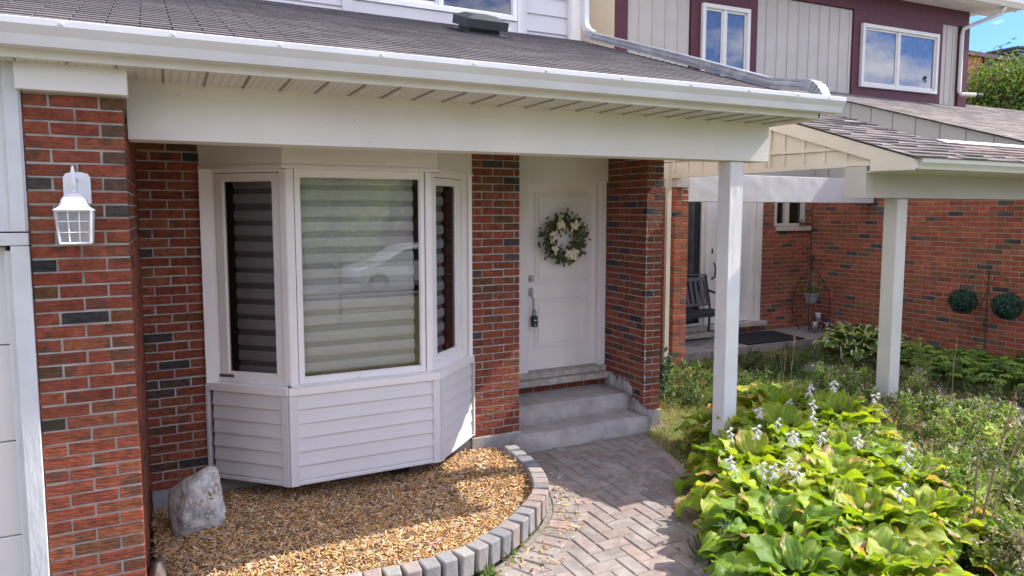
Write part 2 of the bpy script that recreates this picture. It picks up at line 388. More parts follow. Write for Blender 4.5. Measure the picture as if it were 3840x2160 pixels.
# solid core behind the brick (closed room so no light leaks in)
mb = MB()
mb.box(-3.0, -.23, 4.35, 10, -2.3, .66)
mb.box(2.385, 2.715, YM + .058, 10, -2.3, .66)
mb.box(4.213, 4.29, YM + .058, 10, -2.3, .66)
mb.box(2.715, 4.213, 6.34, 6.5, -2.3, .66)
mb.box(-.16, .24, YM + .06, YM + .16, -1.98, .66)
mb.build('wall_core', M_room, house)
# bay room
mb = MB()
mb.mesh([(.25, 5.5, -1.4), (2.31, 5.5, -1.4), (2.31, 9, -1.4), (.25, 9, -1.4), (.25, 5.5, .6), (2.31, 5.5, .6), (2.31, 9, .6), (.25, 9, .6)],
        [(0, 1, 2, 3), (4, 7, 6, 5), (1, 5, 6, 2), (2, 6, 7, 3), (3, 7, 4, 0)])
mb.build('room', M_room, house)

# ---- bay window: panels front / left / right
def panel(p0, p1):
    p0 = Vector((*p0, 0)); p1 = Vector((*p1, 0)); u = (p1 - p0); W = u.length; u.normalize(); n = Vector((u.y, -u.x, 0))
    return p0, u, n, W
bay = MB(); 
def pbox(mb, P, s0, s1, z0, z1, d0, d1):
    p0, u, n, W = P
    mb.obox(p0 + u * s0 + n * d0 + Vector((0, 0, z0)), u * (s1 - s0), n * (d1 - d0), (0, 0, z1 - z0))
def lap(mb, P, s0, s1, z0, z1, ex=.1015, d=.0, t=.013):
    """lapped siding courses, each with a flat face tilting out to a butt edge"""
    p0, u, n, W = P; z = z1
    while z > z0 + .004:
        a = max(z - ex, z0)
        prof = [(d, z), (d + t * .45, z - (z - a) * .5), (d + t * .97, a + .005), (d + t, a + .002), (d + t - .001, a), (d - .004, a), (d - .004, z)]
        mb.prism(prof, p0 + u * s0, n, Vector((0, 0, 1)), u * (s1 - s0)); z = a
hx0, hx1 = .725, 1.842
bayF = panel((hx0, 4.95), (hx1, 4.95)); bayL = panel((.225, YM), (hx0, 4.95)); bayR = panel((hx1, 4.95), (2.325, YM))
win = {}
win['F'] = panel((.752, 5.01), (1.81, 5.01)); win['L'] = panel((.25, 5.45), (.752, 5.01)); win['R'] = panel((1.81, 5.01), (2.30, 5.45))
mb = MB()
for P in (bayF, bayL, bayR):
    W = P[3]
    pbox(mb, P, 0, W, .315, .66, -.06, 0)                     # head board
    pbox(mb, P, -.004, W + .004, .292, .315, -.06, .008)      # bead
mb.build('bay_head_panel', M_panelw, house)
mb = MB()
for P in (bayF, bayL, bayR):
    pbox(mb, P, 0, P[3], -1.29, -1.235, -.16, .018)           # seat board under the windows
pbox(mb, bayF, 0.02, bayF[3] - .02, -1.234, -1.226, -.09, .006)
mb.build('window_stool', M_pvc, house, bevel=.004)
mb = MB()
for P in (bayF, bayL, bayR):
    lap(mb, P, .055, P[3] - .05, -1.925, -1.292)
mb.build('bay_siding', M_vinyl, house)
mb = MB()
for P, a, b in ((bayF, 1, 1), (bayL, .35, .9), (bayR, .9, .35)):
    W = P[3]
    pbox(mb, P, 0, .055 * a, -1.94, -1.291, -.02, .019); pbox(mb, P, W - .055 * b, W, -1.94, -1.291, -.02, .019)
    pbox(mb, P, .055 * a, W - .055 * b, -1.938, -1.925, -.03, .012)
mb.build('corner_trim', M_vinyl, house)
mb = MB()   # floor of the bay (underside)
mb.prism([(.24, YM), (.735, 4.97), (1.832, 4.97), (2.31, YM)], (0, 0, -1.935), (1, 0, 0), (0, 1, 0), (0, 0, .03))
mb.prism([(.30, YM - .02), (.74, 5.08), (1.80, 5.08), (2.25, YM - .02)], (0, 0, -1.20), (1, 0, 0), (0, 1, 0), (0, 0, .02))
mb.build('bay_floor', M_card, house)
# windows
ZB, ZT = -1.235, .292
def window_unit(P, key, fs0, fs1, gs0, gs1, gz0, gz1, blind_mat, sheer_mat, gl):
    W = P[3]; fr = MB()
    pbox(fr, P, 0, fs0, ZB, ZT, -.07, .004); pbox(fr, P, fs1, W, ZB, ZT, -.07, .004)           # mullion posts
    pbox(fr, P, fs0, fs1, gz1 + .055, ZT, -.07, .002); pbox(fr, P, fs0, fs1, ZB, gz0 - .038, -.07, .002)
    fo = fr.build('window_frame', M_pvc, house, bevel=.003)
    sa = MB(); e = .006
    pbox(sa, P, fs0 + e, gs0, gz0 - .04, gz1 + .05, -.05, -.006); pbox(sa, P, gs1, fs1 - e, gz0 - .04, gz1 + .05, -.05, -.006)
    pbox(sa, P, gs0, gs1, gz1, gz1 + .05, -.05, -.007); pbox(sa, P, gs0, gs1, gz0 - .04, gz0, -.05, -.007)
    # glazing bead
    for (a, b, c, d_) in ((gs0, gs0 + .008, gz0, gz1), (gs1 - .008, gs1, gz0, gz1), (gs0, gs1, gz1 - .008, gz1), (gs0, gs1, gz0, gz0 + .008)):
        pbox(sa, P, a, b, c, d_, -.03, -.018)
    sa.build('sash', M_pvc, fo, bevel=.002)
    g = MB(); p0, u, n, W = P
    g.face([p0 + u * s + n * -.024 + Vector((0, 0, z)) for s, z in ((gs0, gz0), (gs1, gz0), (gs1, gz1), (gs0, gz1))])
    g.build('glass_pane', gl, fo)
    bl = MB(); z = gz1 + .02; k = 0; per = .114
    inset0 = .0 if key == 'F' else .02
    while z > gz0 - .05:
        # opaque band: gently bowed cloth strip; sheer band behind it
        s0, s1 = gs0 - .02 + inset0 * (key == 'L') * 2, gs1 + .0 - .024 * (key == 'F') - .06 * (key == 'R')
        jz = .003 * math.sin(k * 2.3)
        prof = [(-.105, z + jz), (-.097, z - .03), (-.098, z - .06), (-.108, z - .074 + jz), (-.112, z - .071), (-.110, z)]
        bl.mi = 0; bl.prism(prof, p0 + u * s0, n, Vector((0, 0, 1)), u * (s1 - s0))
        bl.mi = 1; bl.prism([(-.118, z - .05), (-.118, z - .16), (-.121, z - .16), (-.121, z - .05)], p0 + u * s0, n, Vector((0, 0, 1)), u * (s1 - s0))
        z -= per; k += 1
    bl.build('zebra_blind', [blind_mat, sheer_mat], fo)
    return fo
WF, WL, WR = win['F'][3], win['L'][3], win['R'][3]
window_unit(win['F'], 'F', .053, WF - .045, .093, WF - .085, -1.19, .243, M_blind, M_sheer, M_glass)
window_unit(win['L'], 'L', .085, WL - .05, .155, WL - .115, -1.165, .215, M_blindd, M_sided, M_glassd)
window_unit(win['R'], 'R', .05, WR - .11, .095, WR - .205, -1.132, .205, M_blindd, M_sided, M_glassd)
mb = MB()   # wall trims closing the angled units to the brick + caulk
mb.box(.222, .305, 5.392, 5.46, ZB, ZT); mb.build('casing', M_pvc, house)
mb = MB(); mb.box(2.288, 2.318, 5.405, 5.46, ZB, ZT); mb.build('casing', M_pvc, house)
mb = MB(); mb.lathe([(.012, 0), (.02, .008), (.012, .018)], (1.24, 4.985, -1.228), 10); mb.build('window_latch', M_white, house)
mb = MB(); mb.obox((1.55, 5.10, -2.08), (.36, .08, .09), (-.02, .16, 0), (0, 0, .004)); mb.obox((1.60, 5.08, -2.10), (.34, .1, .03), (.05, .02, .10), (0, 0, .004)); mb.build('felt_flap', M_card, house)

# ---- recessed front door
YD = 6.17
mb = MB()
mb.box(2.77, 4.152, 6.08, 6.16, .30, .66)                 # panel above the door
mb.build('door_head_panel', M_panelw, house)
door = MB(); dx0, dx1, dz0, dz1 = 3.235, 4.065, -1.625, .275
door.box(dx0, dx1, YD, YD + .045, dz0, dz1)
do = door.build('front_door', M_door, house)
pm = MB()
def frame_ring(mb, x0, x1, z0, z1, w, y0, y1):
    mb.box(x0, x1, y0, y1, z1 - w, z1); mb.box(x0, x1, y0, y1, z0, z0 + w)
    mb.box(x0, x0 + w, y0, y1, z0 + w, z1 - w); mb.box(x1 - w, x1, y0, y1, z0 + w, z1 - w)
for z0, z1 in ((-.735, .19), (-1.40, -.882)):
    frame_ring(pm, 3.328, 3.962, z0, z1, .02, YD - .012, YD); frame_ring(pm, 3.352, 3.938, z0 + .024, z1 - .024, .012, YD - .005, YD)
    frame_ring(pm, 3.372, 3.918, z0 + .044, z1 - .044, .015, YD - .010, YD)
pm.build('door_moulding', M_door, do, bevel=.003)
hw = MB(); hw.box(3.262, 3.312, YD - .012, YD, -.715, -.645); hw.tube([(3.287, YD - .012, -.68), (3.287, YD - .03, -.68)], .018, 12); hw.build('deadbolt', M_nickel, do)
hw = MB(); hw.box(3.262, 3.312, YD - .008, YD, -.86, -.775); hw.box(3.276, 3.3, YD - .035, YD - .008, -.835, -.82)
hw.tube([(3.287, YD - .01, -.855), (3.287, YD - .055, -.875), (3.287, YD - .06, -.95), (3.287, YD - .055, -1.06), (3.287, YD - .005, -1.08)], .009, 8); hw.build('door_handle', M_nickel, do)
fr = MB()
fr.box(3.145, 3.225, 6.10, 6.21, -1.66, .29); fr.box(4.075, 4.15, 6.10, 6.21, -1.66, .29); fr.box(3.145, 4.15, 6.105, 6.21, .285, .305)
fr.box(3.09, 3.145, 6.085, 6.2, -1.68, .33); fr.box(3.03, 3.088, 6.11, 6.2, -1.68, .33); fr.box(2.97, 3.02, 6.09, 6.2, -1.68, .33); fr.box(2.77, 2.965, 6.12, 6.2, -1.68, .33)
fr.box(3.225, 4.075, YD + .002, YD + .03, dz1, .29)
fr.build('door_frame', M_door, house, bevel=.004)
mb = MB(); mb.box(2.80, 4.14, 6.05, 6.24, -1.687, -1.63); mb.build('door_threshold', M_stone, house, bevel=.006)
mb = MB(); mb.box(2.78, 4.148, 5.99, 6.2, -1.752, -1.69); mb.build('door_sill', M_stone, house, bevel=.01)

# ---- beam, cap board, soffit, porch ceiling
def xstrip(mb, x0, x1, y0, y1, z0, z1, n=1):
    for i in range(n):
        a = x0 + (x1 - x0) * i / n; b = x0 + (x1 - x0) * (i + 1) / n
        mb.mesh([(a, y0, z0 + rise(a)), (b, y0, z0 + rise(b)), (b, y1, z0 + rise(b)), (a, y1, z0 + rise(a)), (a, y0, z1 + rise(a)), (b, y0, z1 + rise(b)), (b, y1, z1 + rise(b)), (a, y1, z1 + rise(a))],
                [(0, 3, 2, 1), (4, 5, 6, 7), (0, 1, 5, 4), (1, 2, 6, 5), (2, 3, 7, 6), (3, 0, 4, 7)])
mb = MB(); xstrip(mb, -.162, 4.574, 4.33, 4.53, .402, .722)
mb.build('porch_beam', M_beam, house, bevel=.003)
mb = MB(); mb.box(-.605, -.142, 3.995, 4.11, .572, .712); mb.build('cap_board', M_white, house, bevel=.003)
mb = MB()
mb.mi = 0
xstrip(mb, -1.6, 4.66, 3.92, 4.33, .716, .722, 1)
mb.mi = 0; mb.col = (1, 1, 1)
x = -1.41
while x < 4.6:
    mb.mi = 1; xstrip(mb, x, x + .012, 3.93, 4.329, .711, .7145)
    mb.mi = 0; xstrip(mb, x + .012, x + .017, 3.93, 4.329, .705, .7158)
    mb.mi = 2
    for k in range(4):
        for t in range(12):
            px = x + .035 + k * .043 + (.0 if t % 2 else .006); py = 3.955 + t * .031
            if px < 4.6: mb.face([(px, py, .7152 + rise(px)), (px, py + .011, .7152 + rise(px)), (px + .006, py + .011, .7152 + rise(px)), (px + .006, py, .7152 + rise(px))])
    x += .2035
mb.mi = 0
mb.box(-1.6, 4.66, 4.53, YM + .75, .655, .668)
mb.build('soffit', [M_soffit, mat('soffit_seam', (.30, .285, .25), .8, .1), M_hole], house)
# rake / fascia boards
mb = MB()
xstrip(mb, -1.6, 4.66, 3.90, 3.92, .715, .845)
mb.mesh([(4.645, 3.9, .715), (4.665, 3.9, .715), (4.665, 7.45, .715), (4.645, 7.45, .715), (4.645, 3.9, .84), (4.665, 3.9, .84), (4.665, 7.45, 2.05), (4.645, 7.45, 2.05)],
        [(0, 3, 2, 1), (4, 5, 6, 7), (0, 1, 5, 4), (1, 2, 6, 5), (2, 3, 7, 6), (3, 0, 4, 7)])
mb.build('fascia', M_white, house)
# gutter: K profile with rolled lip, end cap and screws
mb = MB()
gp = [(3.898, .755), (3.815, .755), (3.808, .775), (3.80, .80), (3.782, .825), (3.772, .84), (3.772, .868), (3.780, .872), (3.790, .866), (3.786, .862), (3.780, .866), (3.777, .862), (3.777, .842), (3.787, .828), (3.806, .80), (3.814, .776), (3.819, .759), (3.894, .759), (3.894, .87), (3.898, .87)]
x0, x1 = -1.6, 4.80
v0 = [(x0, y, z + rise(x0)) for y, z in gp]; v1 = [(x1, y, z + rise(x1)) for y, z in gp]; n = len(gp)
mb.mesh(v0 + v1, [(i, (i + 1) % n, (i + 1) % n + n, i + n) for i in range(n)])
cap = [(x1, 3.896, .757), (x1, 3.815, .757), (x1, 3.80, .80), (x1, 3.775, .84), (x1, 3.775, .866), (x1, 3.896, .866)]
mb.prism([(y, z + rise(x1)) for _, y, z in cap], (x1, 0, 0), (0, 1, 0), (0, 0, 1), (.004, 0, 0))
gut = mb.build('gutter', M_alum, house)
for k, xs in enumerate((-.381, .073, .562, 1.091, 1.638, 2.118, 2.679, 3.247, 3.781, 4.273, 4.613)):
    z = .853 + rise(xs); mb = MB()
    mb.tube([(xs, 3.773, z), (xs, 3.767, z), (xs, 3.765, z)], [.009, .009, .006], 8); mb.build('gutter_screw', M_alum, gut)
# porch roof: solid wedge + shingle courses
RY0, RZ0, RS = 3.86, .847, .343
roofz = lambda y: RZ0 + RS * (y - RY0)
mb = MB()
mb.prism([(3.90, .83), (7.44, roofz(7.44) - .03), (7.44, .74), (3.92, .74)], (-1.6, 0, 0), (0, 1, 0), (0, 0, 1), (6.24, 0, 0))
mb.build('roof_deck', M_dark, house)
def shingles(name, parent, m, x0, x1, ya, yb, zf, ex, tab, q, cols, thick=.006, slot=.006, stag=.5, arch=False, lean=None):
    mb = MB(); ns = Vector((0, -(zf(1) - zf(0)), 1)).normalized(); k = 0; y = ya
    sl = Vector((0, 1, zf(1) - zf(0))).normalized()
    dy = ex * sl.y
    while y < yb - .01:
        s = x0 - (tab * ((k * stag) % 1.0)) - (q.random() * .0 if not arch else q.random() * tab)
        while s < x1:
            w = tab if not arch else tab * (.35 + .9 * q.random())
            a = max(s + slot / 2, x0); b = min(s + w - slot / 2, x1); s += w
            if b - a < .01: continue
            c = q.choice(cols); kk = .85 + .3 * q.random(); mb.col = (c[0] * kk, c[1] * kk, c[2] * kk)
            t = thick * (1 if not arch else (.6 + 1.3 * q.random()))
            y1 = min(y + dy * 1.06, yb)
            A = Vector((0, y, zf(y))); B = Vector((0, y1, zf(y1)))
            jj = (q.random() - .5) * .003
            P = [Vector((a, 0, 0)) + A, Vector((b, 0, 0)) + A, Vector((b, 0, 0)) + B, Vector((a, 0, 0)) + B]
            mb.mesh([P[0] + sl * jj, P[1] + sl * jj, P[2], P[3], P[0] + ns * t + sl * jj, P[1] + ns * t + sl * jj, P[2] + ns * .001, P[3] + ns * .001],
                    [(4, 5, 6, 7), (0, 1, 5, 4), (1, 2, 6, 5), (3, 0, 4, 7)])
        y += dy; k += 1
    # underlay, slightly below
    mb.col = (.012, .012, .014)
    mb.face([(x0, ya + .01, zf(ya + .01) - .0015), (x1, ya + .01, zf(ya + .01) - .0015), (x1, yb, zf(yb) - .0015), (x0, yb, zf(yb) - .0015)])
    return mb.build(name, m, parent)
GREY = [(.150, .138, .143), (.165, .150, .155), (.138, .128, .135), (.178, .160, .163)]
shingles('roof_shingles', house, M_shing, -1.6, 4.70, 3.845, 7.45, roofz, .108, .305, random.Random(3), GREY, thick=.008, slot=.009, stag=.503)
# drip edge along rake
mb = MB(); mb.mesh([(4.70, 3.85, roofz(3.85) - .02), (4.706, 3.85, roofz(3.85) - .02), (4.706, 7.45, roofz(7.45) - .02), (4.70, 7.45, roofz(7.45) - .02), (4.70, 3.85, roofz(3.85) + .004), (4.706, 3.85, roofz(3.85) + .004), (4.706, 7.45, roofz(7.45) + .004), (4.70, 7.45, roofz(7.45) + .004)],
                  [(0, 3, 2, 1), (4, 5, 6, 7), (0, 1, 5, 4), (1, 2, 6, 5), (2, 3, 7, 6), (3, 0, 4, 7)]); mb.build('drip_edge', M_white, house)
# roof vent box
mb = MB(); ns = Vector((0, -RS, 1)).normalized(); sl = Vector((0, 1, RS)).normalized()
vc = Vector((2.93, 6.62, roofz(6.62)))
ux = Vector((1, 0, 0))
mb.obox(vc - ux * .26 - sl * .24 + ns * .012, ux * .50, sl * .46, ns * .004)
mb.obox(vc - ux * .17 - sl * .14 + ns * .014, ux * .33, sl * .30, ns * .07)
a = vc - ux * .22 - sl * .2 + ns * .06
pts = []
for (dx, dy_, h) in ((0, 0, 0), (.44, 0, 0), (.44, .42, 0), (0, .42, 0), (0, 0, .085), (.44, 0, .085), (.44, .42, .085), (0, .42, .085), (.10, .10, .125), (.34, .10, .125), (.34, .36, .125), (.10, .36, .125)):
    pts.append(a + ux * dx + sl * dy_ + ns * h)
mb.mesh(pts, [(0, 3, 2, 1), (0, 1, 5, 4), (1, 2, 6, 5), (2, 3, 7, 6), (3, 0, 4, 7), (4, 5, 9, 8), (5, 6, 10, 9), (6, 7, 11, 10), (7, 4, 8, 11), (8, 9, 10, 11)])
mb.build('roof_vent', M_black, house, bevel=.006)

# post
mb = MB(); mb.box(4.186, 4.327, 4.36, 4.50, -2.3, .410); mb.build('porch_post', M_wood, house, bevel=.004)

# upper storey
YU = 7.45
mb = MB(); mb.box(-3, 4.60, YU + .03, 12, 1.2, 5.2); mb.build('upper_wall_core', M_vinyl, house)
mb = MB()
PU = panel((-3, YU + .03), (4.6, YU + .03)); sx = lambda x: x + 3
lap(mb, PU, sx(-3), sx(1.74), 2.08, 5.0, ex=.205, t=.02); mb.build('upper_siding', M_vinyl, house)
mb = MB(); lap(mb, PU, sx(3.90), sx(4.47), 2.02, 5.0, ex=.205, t=.02)
mb.build('upper_siding', M_vinyl, house)
mb = MB()
mb.box(1.74, 1.84, YU - .02, YU + .03, 2.07, 5); mb.box(3.78, 3.90, YU - .022, YU + .03, 2.07, 5); mb.box(4.47, 4.625, YU - .024, YU + .03, 2.03, 5); mb.box(4.625, 4.64, YU - .024, YU + .3, 2.03, 5)
mb.box(1.84, 3.78, YU - .012, YU + .03, 2.07, 2.20)
mb.build('upper_trim', M_vinyl, house, bevel=.003)
uw = MB(); frame_ring(uw, 1.855, 3.765, 2.205, 4.0, .055, YU - .035, YU + .03); uw.box(2.795, 2.845, YU - .03, YU + .02, 2.26, 3.95)
frame_ring(uw, 1.91, 2.795, 2.26, 3.95, .035, YU - .022, YU + .02); frame_ring(uw, 2.845, 3.71, 2.26, 3.95, .012, YU - .02, YU + .02)
uo = uw.build('upper_window', M_alum, house, bevel=.003)
mb = MB(); mb.face([(1.9, YU + .0, 2.24), (3.72, YU + .0, 2.24), (3.72, YU + .0, 3.97), (1.9, YU + .0, 3.97)]); mb.build('glass_pane', M_glassu, uo)
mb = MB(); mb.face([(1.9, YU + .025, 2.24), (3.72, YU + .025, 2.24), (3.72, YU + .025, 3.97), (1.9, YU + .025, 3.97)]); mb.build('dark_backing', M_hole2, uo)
# upper eave
mb = MB(); mb.box(-3, 4.95, 6.95, 12.3, 4.95, 5.1); mb.build('upper_eave', M_soffit, house)

# downspout
prof = [(-.5, -.5), (-.3, -.5), (-.25, -.42), (-.15, -.5), (.15, -.5), (.25, -.42), (.3, -.5), (.5, -.5), (.5, -.3), (.42, -.2), (.5, -.1), (.42, 0), (.5, .1), (.42, .2), (.5, .3), (.5, .5), (.3, .5), (.25, .42), (.15, .5), (-.15, .5), (-.25, .42), (-.3, .5), (-.5, .5), (-.5, .3), (-.42, .2), (-.5, .1), (-.42, 0), (-.5, -.1), (-.42, -.2), (-.5, -.3)]
mb = MB()
mb.rtube([(4.66, 7.36, 4.9), (4.66, 7.36, 2.32), (4.66, 7.35, 2.24), (4.665, 7.30, 2.165), (4.665, 7.18, 2.10)], .06, .085, (0, -1, .3), prof)
mb.build('downspout', M_alum, house)
mb = MB()
pts_ = [Vector(p) for p in ((4.675, 7.34, 2.135), (4.69, 5.6, 1.52), (4.70, 4.47, 1.105), (4.705, 4.38, 1.082), (4.71, 4.13, 1.035))]
pts_[-1] = Vector((4.71, 4.10, 1.022)); RR = .16
for k in range(1, 13):
    t = k / 12 * R(80); pts_.append(Vector((4.71, 4.10 - RR * math.sin(t) - .02 * k / 12, 1.022 - RR * (1 - math.cos(t)) - .006 * k / 12)))
pts_.append(pts_[-1] + Vector((0, -.005, -.05)))
mb.rtube(pts_[:5], .085, .085, (1, 0, 0), prof); mb.rtube(pts_[4:], .086, .086, (1, 0, 0))
for k in range(5, len(pts_) - 1, 2):
    d_ = (pts_[k + 1] - pts_[k]).normalized(); mb.rtube([pts_[k] - d_ * .005, pts_[k] + d_ * .005], .093, .093, (1, 0, 0))
mb.build('roof_downspout', M_down, house)

# garage opening at the far left
mb = MB()
mb.box(-.668, -.592, 4.037, 4.2, -2.25, -.168)        # side casing
mb.box(-3, -.592, 4.035, 4.2, -.165, -.105)           # head casing
mb.box(-.700, -.655, 4.07, 4.2, -2.25, -.19)
mb.build('garage_casing', M_trimold, house, bevel=.004)
mb = MB()
mb.box(-3, -.592, 4.05, 4.3, -.098, .72); mb.box(-.66, -.60, 4.035, 4.05, -.098, .72); mb.box(-.96, -.90, 4.035, 4.05, -.098, .72)
mb.build('garage_board', M_trimold, house, bevel=.003)
mb = MB(); z = -.17
for k in range(5):
    mb.box(-3, -.70, 4.12, 4.16, z - .482, z - .003); z -= .485
mb.build('garage_door', M_vinyl, house, bevel=.005)
mb = MB(); mb.box(-3.0, -.66, 4.17, 4.34, -2.25, .7); mb.build('garage_backing', M_dark, house)

# ---- steps
def wobble_box(name, x0, x1, y0, y1, z0, z1, m, seed=0, amp=.008):
    """rounded, slightly uneven concrete step"""
    q = random.Random(seed); nx, ny, nz = 26, 8, 6; import bmesh
    bm = bmesh.new(); bmesh.ops.create_cube(bm, size=1)
    bmesh.ops.scale(bm, vec=(x1 - x0, y1 - y0, z1 - z0), verts=bm.verts); bmesh.ops.translate(bm, vec=((x0 + x1) / 2, (y0 + y1) / 2, (z0 + z1) / 2), verts=bm.verts)
    bmesh.ops.bevel(bm, geom=[e for e in bm.edges], offset=.022, segments=3, affect='EDGES')
    bmesh.ops.subdivide_edges(bm, edges=[e for e in bm.edges if e.calc_length() > .3], cuts=14, use_grid_fill=True)
    for v in bm.verts:
        s = math.sin(v.co.x * 7.3 + seed) * .5 + math.sin(v.co.x * 17 + v.co.z * 11 + seed) * .3 + math.sin(v.co.y * 13 + v.co.x * 5) * .3
        v.co.y += s * amp * .8; v.co.z += s * amp * .5 * (1 if v.co.z > z0 + .05 else 0)
    me = bpy.data.meshes.new(name); bm.to_mesh(me); bm.free(); me.materials.append(m)
    me.polygons.foreach_set('use_smooth', [True] * len(me.polygons))
    return me
steps = empty('front_steps', (3.45, 5.6, -2.12), 'pale concrete front steps below the wreathed white door', 'steps')
link('step', wobble_box('step', 2.70, 4.16, 5.285, 6.2, -2.3, -1.985, M_step, 1), steps, smooth=True)
link('step', wobble_box('step', 2.70, 4.165, 5.60, 6.2, -2.1, -1.825, M_step, 5), steps, smooth=True)
# rough mortar fillet along the pier
mb = MB(); q = random.Random(4)
for i in range(26):
    t = i / 25.; y = 6.05 - t * .72; z = -1.79 - .02 * t if y > 5.62 else -1.95 - .03 * t
    mb.ball((4.150, y, z - .02), .045 + .03 * q.random(), 7, 5, (.45, 1, 1.2 + .6 * q.random()), .5, i)
mb.build('mortar_fillet', M_step, steps, smooth=True)

# ------------------------------------------------------------------ wall lantern
lan = empty('wall_lantern', (-.38, 4.05, 0), 'white wall lantern with bell shaped cap and small square panes on the brick garage pier', 'lamp')
M_lampw = mat('lantern_enamel', (.74, .75, .77), .35, .04, 8, spec=.5)
mb = MB()
plate = [(-.058, 0), (.058, 0), (.058, .13), (.047, .148), (.02, .156), (-.02, .156), (-.047, .148), (-.058, .13)]
mb.prism(plate, (-.381, 4.046, .035), (1, 0, 0), (0, 0, 1), (0, -.014, 0))
mb.build('backplate', M_lampw, lan, bevel=.003)
cx, cy = -.385, 3.925
mb = MB(); mb.tube([(cx + .004, 4.035, .145), (cx + .002, 3.99, .16), (cx, 3.95, .15), (cx, cy, .12)], .008, 8)
mb.lathe([(.012, 0), (.017, .01), (.010, .022), (.020, .030), (.012, .04), (.018, .05), (.010, .062), (.015, .07), (.009, .078), (.011, .09), (.006, .125), (.001, .132)], (cx, cy, .085), 12)
mb.build('finial', M_lampw, lan, smooth=True)
mb = MB(); mb.lathe([(.082, 0), (.083, .005), (.070, .012), (.060, .022), (.055, .034), (.053, .038), (.051, .05), (.042, .066), (.026, .078), (.012, .083)], (cx, cy, .002), 32, sq=True)
mb.build('lantern_cap', M_lampw, lan)
mb = MB()
zt, zb = .002, -.152; wt, wb = .070, .061
def lerp(a, b, t): return a + (b - a) * t
for sgn, ax in ((-1, 'y'), (1, 'y'), (-1, 'x'), (1, 'x')):
    for k in range(4):
        t = -1 + 2 * k / 3; r = .0035 if 0 < k < 3 else .007
        for z0_, z1_ in ((zt, zb),):
            if ax == 'y': a = (cx + t * wt, cy + sgn * wt, zt); b = (cx + t * wb, cy + sgn * wb, zb)
            else: a = (cx + sgn * wt, cy + t * wt, zt); b = (cx + sgn * wb, cy + t * wb, zb)
            mb.tube([a, b], r, 4)
    for k in range(4):
        t = k / 3; w = lerp(wt, wb, t); z = lerp(zt, zb, t); r = .0035 if 0 < k < 3 else .006
        if ax == 'y': a = (cx - w, cy + sgn * w, z); b = (cx + w, cy + sgn * w, z)
        else: a = (cx + sgn * w, cy - w, z); b = (cx + sgn * w, cy + w, z)
        mb.tube([a, b], r, 4)
mb.build('lantern_cage', M_lampw, lan)
M_frost = mat('seeded_lamp_glass', (.55, .54, .54), .35, .1, 30, bump=.002, bs=60, transl=.5)
mb = MB()
for sgn in (-1, 1):
    mb.face([(cx - wt, cy + sgn * (wt - .003), zt), (cx + wt, cy + sgn * (wt - .003), zt), (cx + wb, cy + sgn * (wb - .003), zb), (cx - wb, cy + sgn * (wb - .003), zb)])
    mb.face([(cx + sgn * (wt - .003), cy - wt, zt), (cx + sgn * (wt - .003), cy + wt, zt), (cx + sgn * (wb - .003), cy + wb, zb), (cx + sgn * (wb - .003), cy - wb, zb)])
mb.build('lantern_pane', M_frost, lan)
mb = MB(); mb.ball((cx + .01, cy, -.07), .03, 14, 10, (1, 1, 1.25)); mb.build('bulb', M_lampw, lan, smooth=True)

# ------------------------------------------------------------------ wreath + lock box
wr = empty('wreath', (3.63, 6.1, -.28), 'round wreath of green leaves and white flowers hanging on the white front door', 'wreath')
wc = Vector((3.632, 6.135, -.278)); 
n = 560; t = G.random(n) * 2 * np.pi; rr = .175 + G.normal(size=n) * .042
P = np.stack([wc.x + rr * np.cos(t), wc.y - .02 - .045 * G.random(n), wc.z + rr * np.sin(t)], 1)
out = np.stack([np.cos(t + .8), -.25 - .4 * G.random(n), np.sin(t + .8)], 1) + G.normal(size=(n, 3)) * .45; out /= np.linalg.norm(out, axis=1)[:, None]
e = np.cross(out, np.array([0, -1, 0.2]) + G.normal(size=(n, 3)) * .3); e /= np.linalg.norm(e, axis=1)[:, None]
V, F = kites(P, .035 + .03 * G.random(n), .022 + .014 * G.random(n), out, e, .1)
npmesh('leaf_ring', V, F, M_leaf2, pick([(.06, .10, .045), (.10, .14, .07), (.05, .085, .035), (.15, .17, .09), (.26, .18, .09), (.12, .13, .05)], n), wr)
mb = MB(); q = random.Random(8)
for (a, b) in ((110, .17), (60, .17), (170, .155), (215, .16), (-80, .165), (-52, .165), (-65, .19), (120, .165), (50, .17)):
    c = wc + Vector((b * math.cos(R(a)), -.085, b * math.sin(R(a))))
    for i in range(16):
        d = Vector((q.gauss(0, .02), q.gauss(0, .008), q.gauss(0, .02)))
        for k in range(4):
            an = q.random() * 6.28; mb.ball(c + d + Vector((.006 * math.cos(an), -.004, .006 * math.sin(an))), .0105, 5, 3, (1, .5, 1), .3, i * 7 + k)
mb.build('blossom', mat('cream_petal', (.84, .74, .56), .7, .1, 60), wr)
mb = MB()
def fern(mb, c, ang, ln, q):
    u = Vector((math.cos(ang), -.12, math.sin(ang))); v = Vector((-math.sin(ang), 0, math.cos(ang)))
    mb.tube([c, c + u * ln], [.002, .001], 4)
    for i in range(11):
        t = .15 + .8 * i / 11; w = .028 * (1 - t * .75)
        for sg in (-1, 1):
            p = c + u * ln * t; tip = p + v * sg * w + u * .012; m1 = p + v * sg * w * .5 + u * .012; m2 = p + v * sg * w * .5 - u * .001
            mb.face([p, m1, tip, m2])
for a, r_, ln in ((60, .17, .13), (35, .19, .10), (-95, .18, .12), (-110, .17, .10), (15, .16, .1), (95, .17, .07), (-140, .17, .1), (-60, .17, .1)):
    mb = MB(); mb.col = (.045, .075, .03); fern(mb, wc + Vector((r_ * math.cos(R(a)), -.04, r_ * math.sin(R(a)))), R(a - 35 if a > 0 else a + 10), ln, q); mb.build('fern_frond', M_leaf2, wr)
mb = MB()
